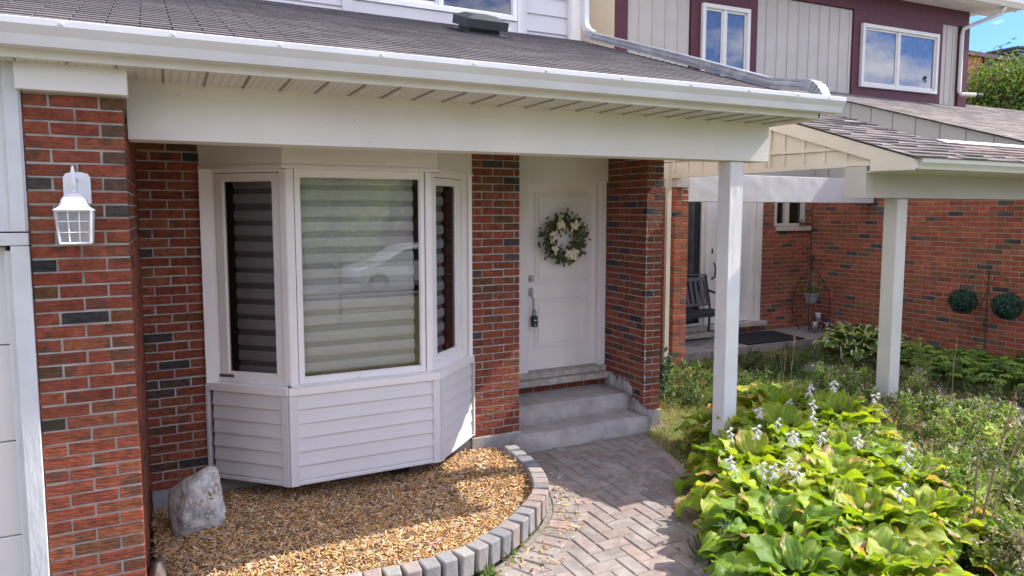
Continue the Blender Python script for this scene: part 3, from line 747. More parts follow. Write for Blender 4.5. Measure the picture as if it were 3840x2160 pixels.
for i, (dx, dz) in enumerate(((-.27, .055), (-.29, .03), (-.255, .035), (-.235, .06))):
    c = wc + Vector((dx, -.05, dz)); mb.col = (.06, .09, .05); mb.prism([(.016 * math.cos(k * .785), .016 * math.sin(k * .785)) for k in range(8)], c, (1, 0, 0), (0, 0, 1), (0, -.001, 0))
mb.tube([wc + Vector((-.19, -.04, .03)), wc + Vector((-.29, -.045, .045))], .0015, 4)
mb.build('round_leaf_sprig', M_leaf2, wr)
mb = MB(); ring = [wc + Vector((.165 * math.cos(i * .2618), .0, .165 * math.sin(i * .2618))) for i in range(25)]; mb.tube(ring, .012, 6, cap=False); mb.build('twig_ring', M_bark, wr)

lb = empty('lock_box', (3.29, 6.1, -1.13), 'small black key lock box hanging from the front door handle', 'lock box')
mb = MB(); mb.box(3.268, 3.326, YD - .085, YD - .04, -1.165, -1.055); mb.build('lock_body', M_black, lb, bevel=.006)
mb = MB(); mb.tube([(3.28, YD - .062, -1.056), (3.28, YD - .062, -1.01), (3.29, YD - .062, -.995), (3.304, YD - .062, -.995), (3.314, YD - .062, -1.01), (3.314, YD - .062, -1.056)], .005, 8); mb.build('shackle', M_iron, lb)
mb = MB(); mb.box(3.286, 3.308, YD - .0865, YD - .085, -1.102, -1.09); mb.build('dial_window', M_lampw, lb)
mb = MB(); mb.box(3.284, 3.31, YD - .0865, YD - .085, -1.146, -1.140); mb.build('name_strip', M_lampw, lb)

# ------------------------------------------------------------------ mulch bed, edging blocks, paving
blk = [(2.532, 5.06), (2.526, 4.92), (2.515, 4.785), (2.50, 4.655), (2.470, 4.531), (2.432, 4.419), (2.392, 4.318), (2.345, 4.222), (2.285, 4.128), (2.213, 4.045), (2.132, 3.965), (2.046, 3.893), (1.955, 3.822), (1.862, 3.757), (1.770, 3.697), (1.674, 3.646), (1.574, 3.605), (1.470, 3.573), (1.364, 3.552), (1.257, 3.540), (1.150, 3.537), (1.043, 3.541), (.937, 3.551), (.832, 3.563), (.726, 3.575), (.62, 3.585), (.51, 3.594), (.40, 3.60), (.29, 3.604)]
sh = .03   # blocks measured at their tops; feet sit a little nearer the house
BCOL = [(.30, .295, .30), (.33, .32, .32), (.36, .30, .28), (.37, .29, .26), (.26, .26, .27), (.38, .36, .34)]
def block_mesh(w, d, h, m, seed):
    q = random.Random(seed); mb = MB(); mb.col = q.choice(BCOL); k = .72 + .2 * q.random(); mb.col = tuple(c * k for c in mb.col)
    a, b = w / 2, w / 2 * .84
    v = [(-a, -d / 2, 0), (a, -d / 2, 0), (b, d / 2, 0), (-b, d / 2, 0), (-a, -d / 2, h), (a, -d / 2, h), (b, d / 2, h), (-b, d / 2, h)]
    v = [(x + q.uniform(-.003, .003), y + q.uniform(-.003, .003), z + (q.uniform(-.004, .004) if z else 0)) for x, y, z in v]
    mb.mesh(v, [(0, 3, 2, 1), (4, 5, 6, 7), (0, 1, 5, 4), (1, 2, 6, 5), (2, 3, 7, 6), (3, 0, 4, 7)]); return mb
ORD = ['first', 'second', 'third', 'fourth', 'fifth', 'sixth', 'seventh', 'eighth', 'ninth', 'tenth', 'eleventh', 'twelfth', 'thirteenth', 'fourteenth', 'fifteenth', 'sixteenth', 'seventeenth', 'eighteenth', 'nineteenth', 'twentieth', 'twenty first', 'twenty second', 'twenty third', 'twenty fourth', 'twenty fifth', 'twenty sixth', 'twenty seventh', 'twenty eighth', 'twenty ninth']
for i, (x, y) in enumerate(blk):
    p, n_ = blk[max(i - 1, 0)], blk[min(i + 1, len(blk) - 1)]
    ang = math.atan2(n_[1] - p[1], n_[0] - p[0]) + math.pi
    mbk = block_mesh(.104, .115, .145, M_block, i + 3)
    o = mbk.build('edging_block', M_block, bevel=.011)
    tone = 'reddish' if mbk.col[0] > mbk.col[2] * 1.18 else 'grey'
    o.location = (x, y + .02, -2.118 + (.0 if i < 6 else .010)); o.rotation_euler = (rnd.uniform(-.03, .03), rnd.uniform(-.03, .03), ang + math.pi)
    tag(o, '%s edging block of the mulch bed, %s along the curve counting from the steps' % (tone, ORD[i]), 'edging block', 'edging blocks round the mulch bed')
    if 9 <= i < 27:
        mf = block_mesh(.108, .08, .05, M_block, i + 90); o2 = mf.build('footing_stone', M_block, bevel=.008)
        tn = 'reddish' if mf.col[0] > mf.col[2] * 1.18 else 'grey'
        dx, dy = math.sin(ang), -math.cos(ang)
        o2.location = (x + dx * -.05 * -1 + .0, y + dy * -.05 * -1 + .02, -2.112); o2.location = (x + .045 * math.sin(ang) * -1, y + .045 * math.cos(ang) + .0, -2.112)
        o2.rotation_euler = (0, 0, ang + math.pi)
        tag(o2, 'thin %s footing stone under the %s edging block of the mulch bed' % (tn, ORD[i]), 'edging stone', 'footing stones under the edging blocks')

poly = [(2.50, 5.40)] + [(x - .02, y + .03) for x, y in blk] + [(-.1, 3.62), (-.16, 5.42)]
def inside(px, py, poly):
    r = np.zeros(len(px), bool); n = len(poly); j = n - 1
    for i in range(n):
        xi, yi = poly[i]; xj, yj = poly[j]
        c = ((yi > py) != (yj > py)) & (px < (xj - xi) * (py - yi) / (yj - yi + 1e-12) + xi); r ^= c; j = i
    return r
def mz(x, y): return -2.055 + .02 * np.sin(3 * x + 1) * np.cos(2.5 * y) - .05 * np.clip((.35 - x) / .5, 0, 1) - .035 * np.clip((y - 4.9) / .5, 0, 1) + .03 * np.exp(-((x - 2.1) ** 2 + (y - 4.8) ** 2) / .15)
gx, gy = np.meshgrid(np.linspace(-.4, 2.6, 70), np.linspace(3.4, 5.5, 50)); gz = mz(gx, gy) - .012
gz = np.where(inside(gx.ravel(), gy.ravel(), poly).reshape(gx.shape), gz, -2.2)
V = np.stack([gx, gy, gz], -1).reshape(-1, 3); i = np.arange(69 * 49); a = (i // 69) * 70 + i % 69
struct(npmesh('mulch_ground', V, np.stack([a, a + 1, a + 71, a + 70], 1), M_soil, smooth=True), 'dark earth of the planting bed under the wood chips', 'ground')
N_CH = 56000
px = G.uniform(-.3, 2.6, N_CH * 2); py = G.uniform(3.5, 5.45, N_CH * 2); k = inside(px, py, poly); px = px[k][:N_CH]; py = py[k][:N_CH]; n = len(px)
P = np.stack([px, py, mz(px, py) + G.uniform(-.012, .014, n)], 1)
ns_ = 260; ii = G.integers(0, len(blk) - 2, ns_); bx = np.array(blk); sp_ = np.stack([bx[ii, 0] + np.abs(G.normal(size=ns_)) * .10 * np.clip((bx[ii, 0] - .8), .1, 1) + .06, bx[ii, 1] - np.abs(G.normal(size=ns_)) * .14 - .04, np.full(ns_, -2.117)], 1)
sp_[:, :2] += G.normal(size=(ns_, 2)) * .03; P = np.concatenate([P, sp_]); n = len(P)
d = G.normal(size=(n, 3)); d[:, 2] *= .28; d /= np.linalg.norm(d, axis=1)[:, None]; e = np.cross(d, np.array([0, 0, 1.]) + G.normal(size=(n, 3)) * .35); e /= np.linalg.norm(e, axis=1)[:, None]; f = np.cross(d, e)
ln = (.007 + .028 * G.random(n) ** 2)[:, None]; wd = (.0022 + .0048 * G.random(n) ** 1.5)[:, None]; th = .0016
c8 = []
for sf in (-1, 1):
    for sd, se in ((-1, -1), (1, -.6), (1, .7), (-1, 1)):
        c8.append(P + d * ln * sd + e * wd * se + f * th * sf)
V = np.stack(c8, 1).reshape(-1, 3); b = (np.arange(n) * 8)[:, None]
F = np.concatenate([b + np.array([0, 1, 2, 3]), b + np.array([4, 7, 6, 5]), b + np.array([0, 4, 5, 1]), b + np.array([2, 6, 7, 3])], 0)
cc = pick([(.60, .36, .14), (.70, .46, .21), (.50, .28, .11), (.34, .18, .08), (.76, .58, .38), (.58, .34, .14), (.50, .40, .33), (.22, .13, .07)], n, .4)
tag(npmesh('wood_chip_mulch', V, F, M_mulch, np.concatenate([cc] * 4, 0)), 'orange brown wood chip mulch filling the curved bed below the bay window', 'mulch', kind='stuff')

# paving: herringbone pavers
path_poly = [(2.6, 5.30), (4.06, 5.30), (3.95, 4.9), (3.86, 4.55), (3.74, 4.2), (3.58, 3.8), (3.35, 3.4), (3.05, 2.95), (2.7, 2.5), (2.2, 2.0), (1.4, 1.4), (.2, 1.0), (-.8, 1.0), (-.8, 3.5), (.29, 3.52)] + [(x + .02, y - .03) for x, y in blk[::-1]]
mb = MB(); mb.prism([p for p in path_poly], (0, 0, -2.2), (1, 0, 0), (0, 1, 0), (0, 0, .068)); struct(mb.build('path_bedding', M_sand), 'sandy joints between the pavers of the walkway', 'path')
mb = MB(); q = random.Random(17)
PCOL = [(.265, .212, .195), (.26, .21, .193), (.25, .215, .20), (.245, .215, .20), (.272, .208, .185), (.25, .22, .203), (.26, .213, .195)]
w = .108; cells = []
blkc = [(x, y) for x, y in blk]
def distblk(x, y): return min(math.hypot(x - a, y - b) for a, b in blkc)
redge = [(4.06, 5.30), (3.95, 4.9), (3.86, 4.55), (3.74, 4.2), (3.58, 3.8), (3.35, 3.4), (3.05, 2.95), (2.7, 2.5), (2.2, 2.0)]
def paver(mb, cx, cy, ang, l, wd, q, z=-2.124):
    c, s = math.cos(ang), math.sin(ang); l -= .007; wd -= .007; ch = .006
    c0 = q.choice(PCOL); k = .85 + .3 * q.random(); mb.col = (c0[0] * k, c0[1] * k, c0[2] * k)
    z += q.uniform(-.002, .002); tz = q.uniform(-.0012, .0012)
    def P(a, b, zz): return (cx + c * a - s * b, cy + s * a + c * b, zz + tz * (1 if a > 0 else -1))
    v = [P(sa * l / 2, sb * wd / 2, z - .04) for sa, sb in ((-1, -1), (1, -1), (1, 1), (-1, 1))] + [P(sa * l / 2, sb * wd / 2, z - ch) for sa, sb in ((-1, -1), (1, -1), (1, 1), (-1, 1))] + [P(sa * (l / 2 - ch), sb * (wd / 2 - ch), z) for sa, sb in ((-1, -1), (1, -1), (1, 1), (-1, 1))]
    mb.mesh(v, [(0, 1, 5, 4), (1, 2, 6, 5), (2, 3, 7, 6), (3, 0, 4, 7), (4, 5, 9, 8), (5, 6, 10, 9), (6, 7, 11, 10), (7, 4, 8, 11), (8, 9, 10, 11)])
def segd(px, py, pl):
    best = 9
    for (ax, ay), (bx, by) in zip(pl, pl[1:]):
        t = max(0, min(1, ((px - ax) * (bx - ax) + (py - ay) * (by - ay)) / ((bx - ax) ** 2 + (by - ay) ** 2))); best = min(best, math.hypot(px - ax - t * (bx - ax), py - ay - t * (by - ay)))
    return best
for i in range(-60, 60):
    for jx in range(-60, 60):
        # classic herringbone: unit cell 4x4 with diagonal shift
        r = (i - jx) % 4
        X0 = i * w; Y0 = jx * w
        for (kind) in ((0,) if r == 0 else (1,) if r == 3 else ()):
            if kind == 0: cx_, cy_, an = X0 + w, Y0 + w / 2, 0
            else: cx_, cy_, an = X0 + w / 2, Y0 + w, math.pi / 2
            x, y = cx_ + 1.2, cy_ + 3.6
            if inside(np.array([x]), np.array([y]), path_poly)[0] and segd(x, y, redge) > .10:
                db = distblk(x, y)
                if x > -.2 and y < 5.25 and db > .13: paver(mb, x, y, an, 2 * w, w, q, -2.124 if db > .36 else -2.131)
# soldier border beside the curve and along the right edge
for idx in range(2, len(blk) * 2 - 2):
    t = idx / 2; i0 = int(t); f_ = t - i0; p = blk[i0]; p2 = blk[min(i0 + 1, len(blk) - 1)]
    x = lerp(p[0], p2[0], f_); y = lerp(p[1], p2[1], f_); a_ = math.atan2(p2[1] - p[1], p2[0] - p[0]) if p2 != p else math.pi
    nx_, ny_ = -math.sin(a_), math.cos(a_)
    if idx % 2 == 0: paver(mb, x + nx_ * .175, y + ny_ * .175, a_ + math.pi / 2, .2, .118, q, -2.1235)
for k_ in range(len(redge) - 1):
    (ax, ay), (bx, by) = redge[k_], redge[k_ + 1]; L_ = math.hypot(bx - ax, by - ay); m_ = max(1, round(L_ / .2)); an = math.atan2(by - ay, bx - ax)
    for t in range(m_):
        f_ = (t + .5) / m_; paver(mb, lerp(ax, bx, f_) + .06 * math.sin(an), lerp(ay, by, f_) - .06 * math.cos(an), an, L_ / m_, .1, q, -2.1235)
struct(mb.build('path', M_paver), 'walkway of worn red and grey herringbone pavers leading to the steps', 'path')

# boulder
def rock(name, c, r, sc, m, seed, label, cat):
    import bmesh
    bm = bmesh.new(); bmesh.ops.create_icosphere(bm, subdivisions=4, radius=1); q = random.Random(seed)
    from mathutils import noise
    for v in bm.verts:
        p = v.co.copy(); nn = noise.noise(p * 1.1 + Vector((seed, 0, 0))) * .30 + noise.noise(p * 2.7 + Vector((0, seed, 0))) * .10
        pl = [Vector((.7, -.6, .5)), Vector((-.8, -.5, .2)), Vector((.2, -1, .1)), Vector((-.3, .4, .9)), Vector((.9, .2, .3))]
        s = 1 + nn
        for d_ in pl:
            d_ = d_.normalized(); dd = p.dot(d_) * s
            if dd > .80: s *= (.80 / dd) ** .85
        v.co = Vector((p.x * s * sc[0], p.y * s * sc[1], p.z * s * sc[2])) * r
        if v.co.z > 0: v.co.x += v.co.z * .22; 
    me = bpy.data.meshes.new(name); bm.to_mesh(me); bm.free(); me.materials.append(m); me.polygons.foreach_set('use_smooth', [True] * len(me.polygons))
    o = bpy.data.objects.new(name, me); C.objects.link(o); o.location = c; return tag(o, label, cat)
rock('boulder', (.112, 4.84, -1.90), .185, (.93, .75, 1.30), M_rock, 3, 'grey and white boulder with rust stains in the corner of the mulch bed', 'rock')
rock('small_rock', (-.125, 4.22, -2.04), .10, (.6, 1.2, 1.1), M_rock2, 9, 'small brown rock half hidden behind the brick garage pier', 'rock')

# ------------------------------------------------------------------ NEIGHBOUR HOUSE
nb = empty('neighbour_house', (8, 7, -2), 'neighbouring cream sided house with maroon trim, open carport style porch and red brick side wall', 'house')
XG = 5.5; XW = 9.2; YB = 7.764; YN = 6.65
q2 = random.Random(77)
mb = MB()
brick_wall(mb, (XG + .02, YN), (1, 0), (0, -1), .2, -2.0, .29, L=.2, phase=(0, .5), q=q2, dark=.05, sc=1.15)
brick_wall(mb, (XG + .02, YN + .6), (0, -1), (-1, 0), .54, -2.0, .29, L=.2, phase=(.3, .8), q=q2, dark=.05, sc=1.15)
brick_wall(mb, (XG, YB), (1, 0), (0, -1), 3.7, -1.83, .6, L=.2, phase=(.15, .65), q=q2, dark=.08, holes=((.45, 2.58, -1.70, .5), (2.87, 3.52, -.235, .5)), sc=1.1)
brick_wall(mb, (XW, YB), (0, -1), (-1, 0), 4.05, -1.93, .47, L=.2, phase=(.35, .85), q=q2, dark=.08, sc=1.1)
mb.build('brick_wall', [M_brickn, M_mortarn], nb)
mb = MB(); mb.box(XW + .01, XW + .3, 3.7, YB, -2.3, -1.94); mb.build('foundation', M_conc, nb)
mb = MB(); mb.box(XW + .05, 16, 3.75, 12, -2.3, .45); mb.box(XG + .1, XW + .05, YB + .12, 12, -2.3, 1.0); mb.box(XG + .08, XG + .2, YN + .06, YB, -2, .25); mb.build('wall_core', M_room, nb)
# window left of door, door, small window
mb = MB()
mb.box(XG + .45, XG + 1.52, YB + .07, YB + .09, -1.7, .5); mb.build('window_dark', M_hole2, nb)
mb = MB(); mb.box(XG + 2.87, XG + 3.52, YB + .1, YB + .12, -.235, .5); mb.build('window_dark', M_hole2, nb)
mb = MB()
for i in range(20):
    x = XG + 1.05 + i * .014; mb.box(x, x + .012, YB + .03 + .008 * math.sin(i * 1.7), YB + .045 + .008 * math.sin(i * 1.7), -1.6, .45) if i % 7 else None
mb.build('curtain', mat('dim_curtain', (.10, .09, .10), .9, .3, 8), nb)
mb = MB(); frame_ring(mb, XG + .45, XG + 1.50, -1.68, .5, .04, YB + .02, YB + .06); mb.box(XG + 1.50, XG + 1.60, YB - .03, YB + .06, -1.7, .5)
mb.box(XG + 2.48, XG + 2.58, YB - .05, YB + .06, -1.7, .5); mb.box(XG + 2.42, XG + 2.47, YB - .02, YB + .06, -1.68, .5)
mb.build('door_frame', M_panelw, nb, bevel=.004)
nd = MB(); nd.box(XG + 1.60, XG + 2.42, YB + .03, YB + .07, -1.66, .5); ndo = nd.build('front_door', M_panelw, nb)
mb = MB(); frame_ring(mb, XG + 1.74, XG + 2.28, -1.5, -.85, .025, YB + .018, YB + .03); frame_ring(mb, XG + 1.74, XG + 2.28, -.68, .3, .025, YB + .018, YB + .03); mb.build('door_moulding', M_panelw, ndo, bevel=.003)
mb = MB(); mb.tube([(XG + 1.66, YB - .02, -.75), (XG + 1.66, YB - .06, -.82), (XG + 1.66, YB - .05, -.95), (XG + 1.66, YB + .02, -1.0)], .012, 6); mb.box(XG + 1.64, XG + 1.68, YB + .02, YB + .03, -.62, -.55); mb.build('door_handle', M_iron, ndo)
mb = MB(); frame_ring(mb, XG + 2.87, XG + 3.52, -.235, .45, .045, YB - .01, YB + .08); mb.box(XG + 3.10, XG + 3.18, YB - .005, YB + .08, -.2, .45); mb.box(XG + 2.86, XG + 3.42, YB - .03, YB + .02, -.235, -.19)
wo = mb.build('small_window', M_cream, nb, bevel=.003)
mb = MB(); mb.face([(XG + 2.9, YB + .05, -.2), (XG + 3.5, YB + .05, -.2), (XG + 3.5, YB + .05, .45), (XG + 2.9, YB + .05, .45)]); mb.build('glass_pane', M_glassd, wo)
mb = MB(); mb.box(XG + 2.90, XG + 3.64, YB - .04, YB + .02, -.305, -.24); mb.build('window_sill', M_cream, nb, bevel=.006)
mb = MB(); mb.box(XG + .5, XG + 2.66, YB - .13, YB + .02, -1.73, -1.665); mb.box(XG + .42, XG + 1.5, YB - .24, YB - .0, -1.80, -1.735); mb.build('door_sill', M_stone, nb, bevel=.008)
# beams
mb = MB(); mb.box(XG + .12, 9.12, YN, YN + .2, .115, .455); mb.build('porch_beam', M_bent, nb, bevel=.004)
mb = MB(); mb.box(XG, XG + .22, YN - .03, YN + .22, .285, .44); mb.build('beam_box', M_creamw, nb, bevel=.004)
mb = MB(); mb.box(XG + .0, 9.18, 4.10, 4.28, .118, .345); mb.box(XG - .012, XG + .09, 4.085, 4.30, .11, .40); mb.build('front_beam', M_creamw, nb, bevel=.004)
mb = MB(); mb.box(6.012, 6.155, 4.14, 4.275, -2.2, .118); o = mb.build('porch_post', mat('cream_post', (.60, .59, .54), .65, .06, 4, bump=.004, bs=20, st=(1, 1, .2)), nb, bevel=.004)
# gable end facing the neighbour: panels, battens, rake board
XR = 6.9
rk = lambda y: .855 + .337 * (y - 4.867)       # roof top along the rake
mb = MB()
mb.prism([(4.06, .43), (4.06, .47), (5.6, 1.0), (6.95, .80), (6.95, .43)], (XG + .012, 0, 0), (0, 1, 0), (0, 0, 1), (.05, 0, 0)); mb.build('gable_panel', M_cream, nb)
mb = MB()
yy = 4.30
while yy < 6.9:
    zt_ = rk(yy) - .14 if yy < 5.6 else .96 - .15 * (yy - 5.6)
    if zt_ > .45: mb.box(XG - .002, XG + .012, yy - .011, yy + .011, .435, zt_)
    yy += .236
for (ya, za, yb_, zb_) in ((4.25, .545, 6.94, .60),):
    mb.prism([(ya, za), (ya, za + .03), (yb_, zb_ + .03), (yb_, zb_)], (XG - .008, 0, 0), (0, 1, 0), (0, 0, 1), (.018, 0, 0))
mb.box(XG - .006, XG + .05, 4.06, 6.95, .405, .435); mb.box(XG - .012, XG + .02, 4.03, 6.95, .392, .405)
mb.box(XG - .012, XG + .03, 5.17, 5.20, .435, rk(5.2) - .13)
mb.build('gable_batten', M_cream, nb)
mb = MB()
mb.prism([(3.65, rk(3.65) - .015), (5.6, rk(5.6) - .015), (6.95, rk(5.6) - .25), (6.95, rk(5.6) - .38), (5.6, rk(5.6) - .15), (4.04, rk(4.04) - .135), (4.04, .345), (3.65, .335)], (XG - .03, 0, 0), (0, 1, 0), (0, 0, 1), (.03, 0, 0))
mb.build('rake_board', M_cream, nb)
mb = MB(); mb.box(XG + .07, XR, 4.28, 5.62, .55, .565); mb.box(XG, XW, 3.75, 4.1, .335, .347)
for i in range(9): mb.box(XG + .07, XR, 4.4 + i * .14, 4.403 + i * .14, .545, .5495)
mb.build('soffit', M_soffit, nb)
mb = MB(); gpn = [(3.74, .345), (3.665, .345), (3.655, .37), (3.645, .385), (3.632, .40), (3.628, .435), (3.632, .442), (3.66, .442), (3.74, .44)]
mb.prism(gpn, (XG + .06, 0, 0), (0, 1, 0), (0, 0, 1), (3.5, 0, 0)); mb.box(XG + .0, XG + .058, 3.66, 3.75, .35, .435); mb.build('gutter', mat('cream_gutter', (.66, .65, .57), .45, .05, 3), nb, bevel=.002)
mb = MB(); mb.prism([(3.66, rk(3.66) - .02), (5.60, rk(5.60) - .02), (5.62, .57), (4.1, .57), (3.75, .40)], (XG + .07, 0, 0), (0, 1, 0), (0, 0, 1), (XR - XG - .08, 0, 0)); mb.build('roof_deck', M_dark, nb)
mb = MB(); mb.prism([(3.66, rk(3.66) - .02), (4.36, rk(4.36) - .02), (4.36, .36), (3.75, .36)], (XR - .01, 0, 0), (0, 1, 0), (0, 0, 1), (XW - XR, 0, 0)); mb.build('roof_deck', M_dark, nb)
mb = MB(); mb.box(5.34, 5.40, 6.58, 6.62, -2.0, .56); mb.build('corner_board', M_cream, nb)
mb = MB(); mb.box(XG + .1, XW, YB - .02, YB + .1, .46, 1.62); mb.build('back_siding', M_creamw, nb)
TAN = [(.19, .165, .16), (.21, .18, .175), (.165, .15, .148), (.23, .195, .185), (.145, .13, .13)]
shingles('porch_shingles', nb, M_shingn, XR + .002, XW, 3.62, 4.37, rk, .135, .30, random.Random(10), [(.21, .17, .16), (.23, .19, .18), (.18, .15, .145), (.25, .20, .185)], thick=.011, slot=.004, arch=True)
shingles('porch_shingles', nb, M_shingn, XG - .045, XR, 3.62, 5.62, rk, .135, .30, random.Random(9), TAN, thick=.011, slot=.004, arch=True)
# garage gable side + roof
gk = lambda y: 1.712 + .331 * (y - 7.424)
mb = MB(); mb.prism([(3.78, .47), (3.8, gk(3.8) - .02), (7.8, gk(7.8) - .02), (7.8, .47)], (XW + .01, 0, 0), (0, 1, 0), (0, 0, 1), (.12, 0, 0)); mb.build('side_wall_panel', M_creamw, nb)
yy = 4.1
while yy < 7.6:
    mb = MB(); mb.box(XW + .004, XW + .012, yy - .004, yy + .004, .45, max(.46, gk(yy) - .03)); mb.build('panel_groove', M_room, nb); yy += .34
mb = MB(); mb.prism([(3.3, gk(3.3) - .03), (8.9, gk(8.9) - .03), (8.9, .2), (3.3, .2)], (XW + .13, 0, 0), (0, 1, 0), (0, 0, 1), (9, 0, 0)); mb.build('garage_roof_deck', M_dark, nb)
shingles('back_shingles', nb, M_shingn, 5.4, XW - .052, 7.42, 8.9, gk, .14, .33, random.Random(13), TAN, thick=.004, slot=.004, arch=True)
mb = MB(); mb.prism([(7.44, gk(7.44) - .13), (7.44, gk(7.44) - .01), (8.9, gk(8.9) - .01), (8.9, gk(7.44) - .13)], (5.42, 0, 0), (1e-9, 1, 0), (0, 0, 1), (XW - 5.44, 0, 0)); mb.build('eave_board', M_creamw, nb)
shingles('garage_shingles', nb, M_shingn, XW - .05, XW + 8.5, 3.3, 8.9, gk, .14, .33, random.Random(12), TAN, thick=.004, slot=.004, arch=True)
mb = MB(); mb.prism([(4.28, rk(4.28) + .014), (4.39, rk(4.39) + .014), (4.40, rk(4.39) - .05), (4.39, rk(4.39) + .022), (4.28, rk(4.28) + .018)], (XR + .02, 0, 0), (0, 1, 0), (0, 0, 1), (XW - XR - .03, 0, 0)); mb.build('flashing', M_alum, nb)
# upper storey, turned a little
UK = 1.13     # the upper storey stands back; dimensions below were taken at the lower wall's depth
ang = R(-2.6); pv = Vector((9.5, 7.4, 0))
def T(x, y, z):
    dx, dy = x - pv.x, y - pv.y; return (UK * (pv.x + dx * math.cos(ang) - dy * math.sin(ang)), UK * (pv.y + dx * math.sin(ang) + dy * math.cos(ang)), UK * z)
def tb(mb, x0, x1, y0, y1, z0, z1):
    mb.mesh([T(x0, y0, z0), T(x1, y0, z0), T(x1, y1, z0), T(x0, y1, z0), T(x0, y0, z1), T(x1, y0, z1), T(x1, y1, z1), T(x0, y1, z1)],
            [(0, 3, 2, 1), (4, 5, 6, 7), (0, 1, 5, 4), (1, 2, 6, 5), (2, 3, 7, 6), (3, 0, 4, 7)])
XC = 5.28
mb = MB(); tb(mb, XC, 12.15, 7.42, 13, 1.0, 3.3); mb.build('upper_wall_core', M_creamw, nb)
mb = MB(); tb(mb, XC - .012, XC, 7.42, 13, 1.0, 5.0); mb.build('side_cladding', mat('yellow_cream_siding', (.66, .57, .44), .7, .05, 3), nb)
mb = MB()
def panelset(x0, x1, z0, z1, step):
    tb(mb, x0, x1, 7.40, 7.418, z0, z1)
    x = x0 + step * .9
    while x < x1 - .03: tb(mb, x - .016, x + .016, 7.388, 7.40, z0, z1); x += step
for a_ in ((XC + .17, 6.42, 1.5, 4.5, .205), (7.60, 9.47, 1.7, 3.03, .205), (11.52, 11.92, 1.7, 3.06, .15)):
    mb = MB(); panelset(*a_); mb.build('upper_siding', M_creamw, nb)
mb = MB()
tb(mb, XC - .02, XC + .15, 7.37, 7.42, 1.4, 4.6); tb(mb, 6.44, 6.60, 7.375, 7.42, 1.5, 4.5); tb(mb, 7.44, 7.59, 7.375, 7.42, 1.5, 3.05); tb(mb, 6.60, 7.44, 7.378, 7.42, 2.82, 3.05)
tb(mb, 7.59, 12.15, 7.372, 7.42, 3.05, 3.3); tb(mb, 6.44, 7.59, 7.372, 7.42, 3.052, 4.5)
tb(mb, 9.48, 9.63, 7.375, 7.42, 1.6, 3.05); tb(mb, 11.39, 11.51, 7.375, 7.42, 1.6, 3.05); tb(mb, 9.63, 11.39, 7.376, 7.42, 2.86, 3.05); tb(mb, 9.63, 11.39, 7.376, 7.42, 1.6, 1.90)
tb(mb, 11.95, 12.16, 7.36, 7.43, 1.5, 3.05)
mb.build('maroon_trim', M_maroon, nb)
def nwin(x0, x1, z0, z1):
    m_ = MB(); w = .055
    for a, b, c, d_ in ((x0, x1, z1 - w, z1), (x0, x1, z0, z0 + w), (x0, x0 + w, z0 + w, z1 - w), (x1 - w, x1, z0 + w, z1 - w)): tb(m_, a, b, 7.33, 7.40, c, d_)
    xm = x0 + (x1 - x0) * .47
    tb(m_, xm - .025, xm + .025, 7.345, 7.40, z0 + w, z1 - w)
    for a, b in ((x0 + w, xm - .025), (xm + .025, x1 - w)):
        for a2, b2, c, d_ in ((a, b, z1 - w - .03, z1 - w), (a, b, z0 + w, z0 + w + .03), (a, a + .025, z0 + w, z1 - w), (b - .025, b, z0 + w, z1 - w)): tb(m_, a2, b2, 7.36, 7.395, c, d_)
    o_ = m_.build('upper_window', mat('upper_window_frame', (.70, .69, .65), .5, .04), nb, bevel=.003)
    m_ = MB(); m_.face([T(x0 + w, 7.372, z0 + w), T(x1 - w, 7.372, z0 + w), T(x1 - w, 7.372, z1 - w), T(x0 + w, 7.372, z1 - w)]); m_.build('glass_pane', glass('sky_window_glass', .095, (.70, .78, .86)), o_)
    m_ = MB(); k = 0; x = x0 + w
    while x < x1 - w:
        tb(m_, x, min(x + .03, x1 - w), 7.392 + .003 * (k % 2), 7.399, z0 + w, z1 - w); x += .03; k += 1
    m_.build('curtain', M_curt, o_)
    return o_
nwin(6.60, 7.43, 1.4, 2.80); w2 = nwin(9.635, 11.385, 1.905, 2.855)
mb = MB(); q = random.Random(4)
for i in range(16):
    a = q.random() * 6.28; c = Vector(T(11.12, 7.366, 2.12)); mb.face([c, c + Vector((.04 * math.cos(a), 0, .04 * math.sin(a))), c + Vector((.08 * math.cos(a + .1), 0, .08 * math.sin(a + .1) + .01)), c + Vector((.04 * math.cos(a + .4), 0, .04 * math.sin(a + .4)))])
mb.col = (.02, .06, .04); mb.build('leaf_decal', mat('dark_leaf', (.015, .05, .035), .6), w2)
mb = MB()   # eave soffit and gutter
tb(mb, 5.0, 12.75, 7.0, 7.42, 3.30, 3.32); tb(mb, 5.0, 12.75, 6.98, 7.02, 3.28, 3.42)
mb.build('upper_soffit', M_soffit, nb)
mb = MB(); 
prof_g = [(6.98, 3.30), (6.90, 3.30), (6.88, 3.34), (6.86, 3.37), (6.86, 3.41), (6.98, 3.41)]
vv = [T(5.0, a, b) for a, b in prof_g] + [T(12.8, a, b) for a, b in prof_g]; m_ = len(prof_g)
mb.mesh(vv, [(i, (i + 1) % m_, (i + 1) % m_ + m_, i + m_) for i in range(m_)] + [tuple(range(m_)), tuple(range(2 * m_ - 1, m_ - 1, -1))]); mb.build('upper_gutter', mat('cream_gutter', (.66, .65, .57)), nb)
mb = MB(); mb.mesh([T(5.0, 6.88, 3.40), T(12.8, 6.88, 3.40), T(12.8, 10.0, 4.3), T(5.0, 10.0, 4.3), T(5.0, 13, 3.4), T(12.8, 13, 3.4)], [(0, 1, 2, 3), (3, 2, 5, 4), (0, 3, 4), (1, 5, 2)]); mb.build('upper_roof', M_shingn, nb)
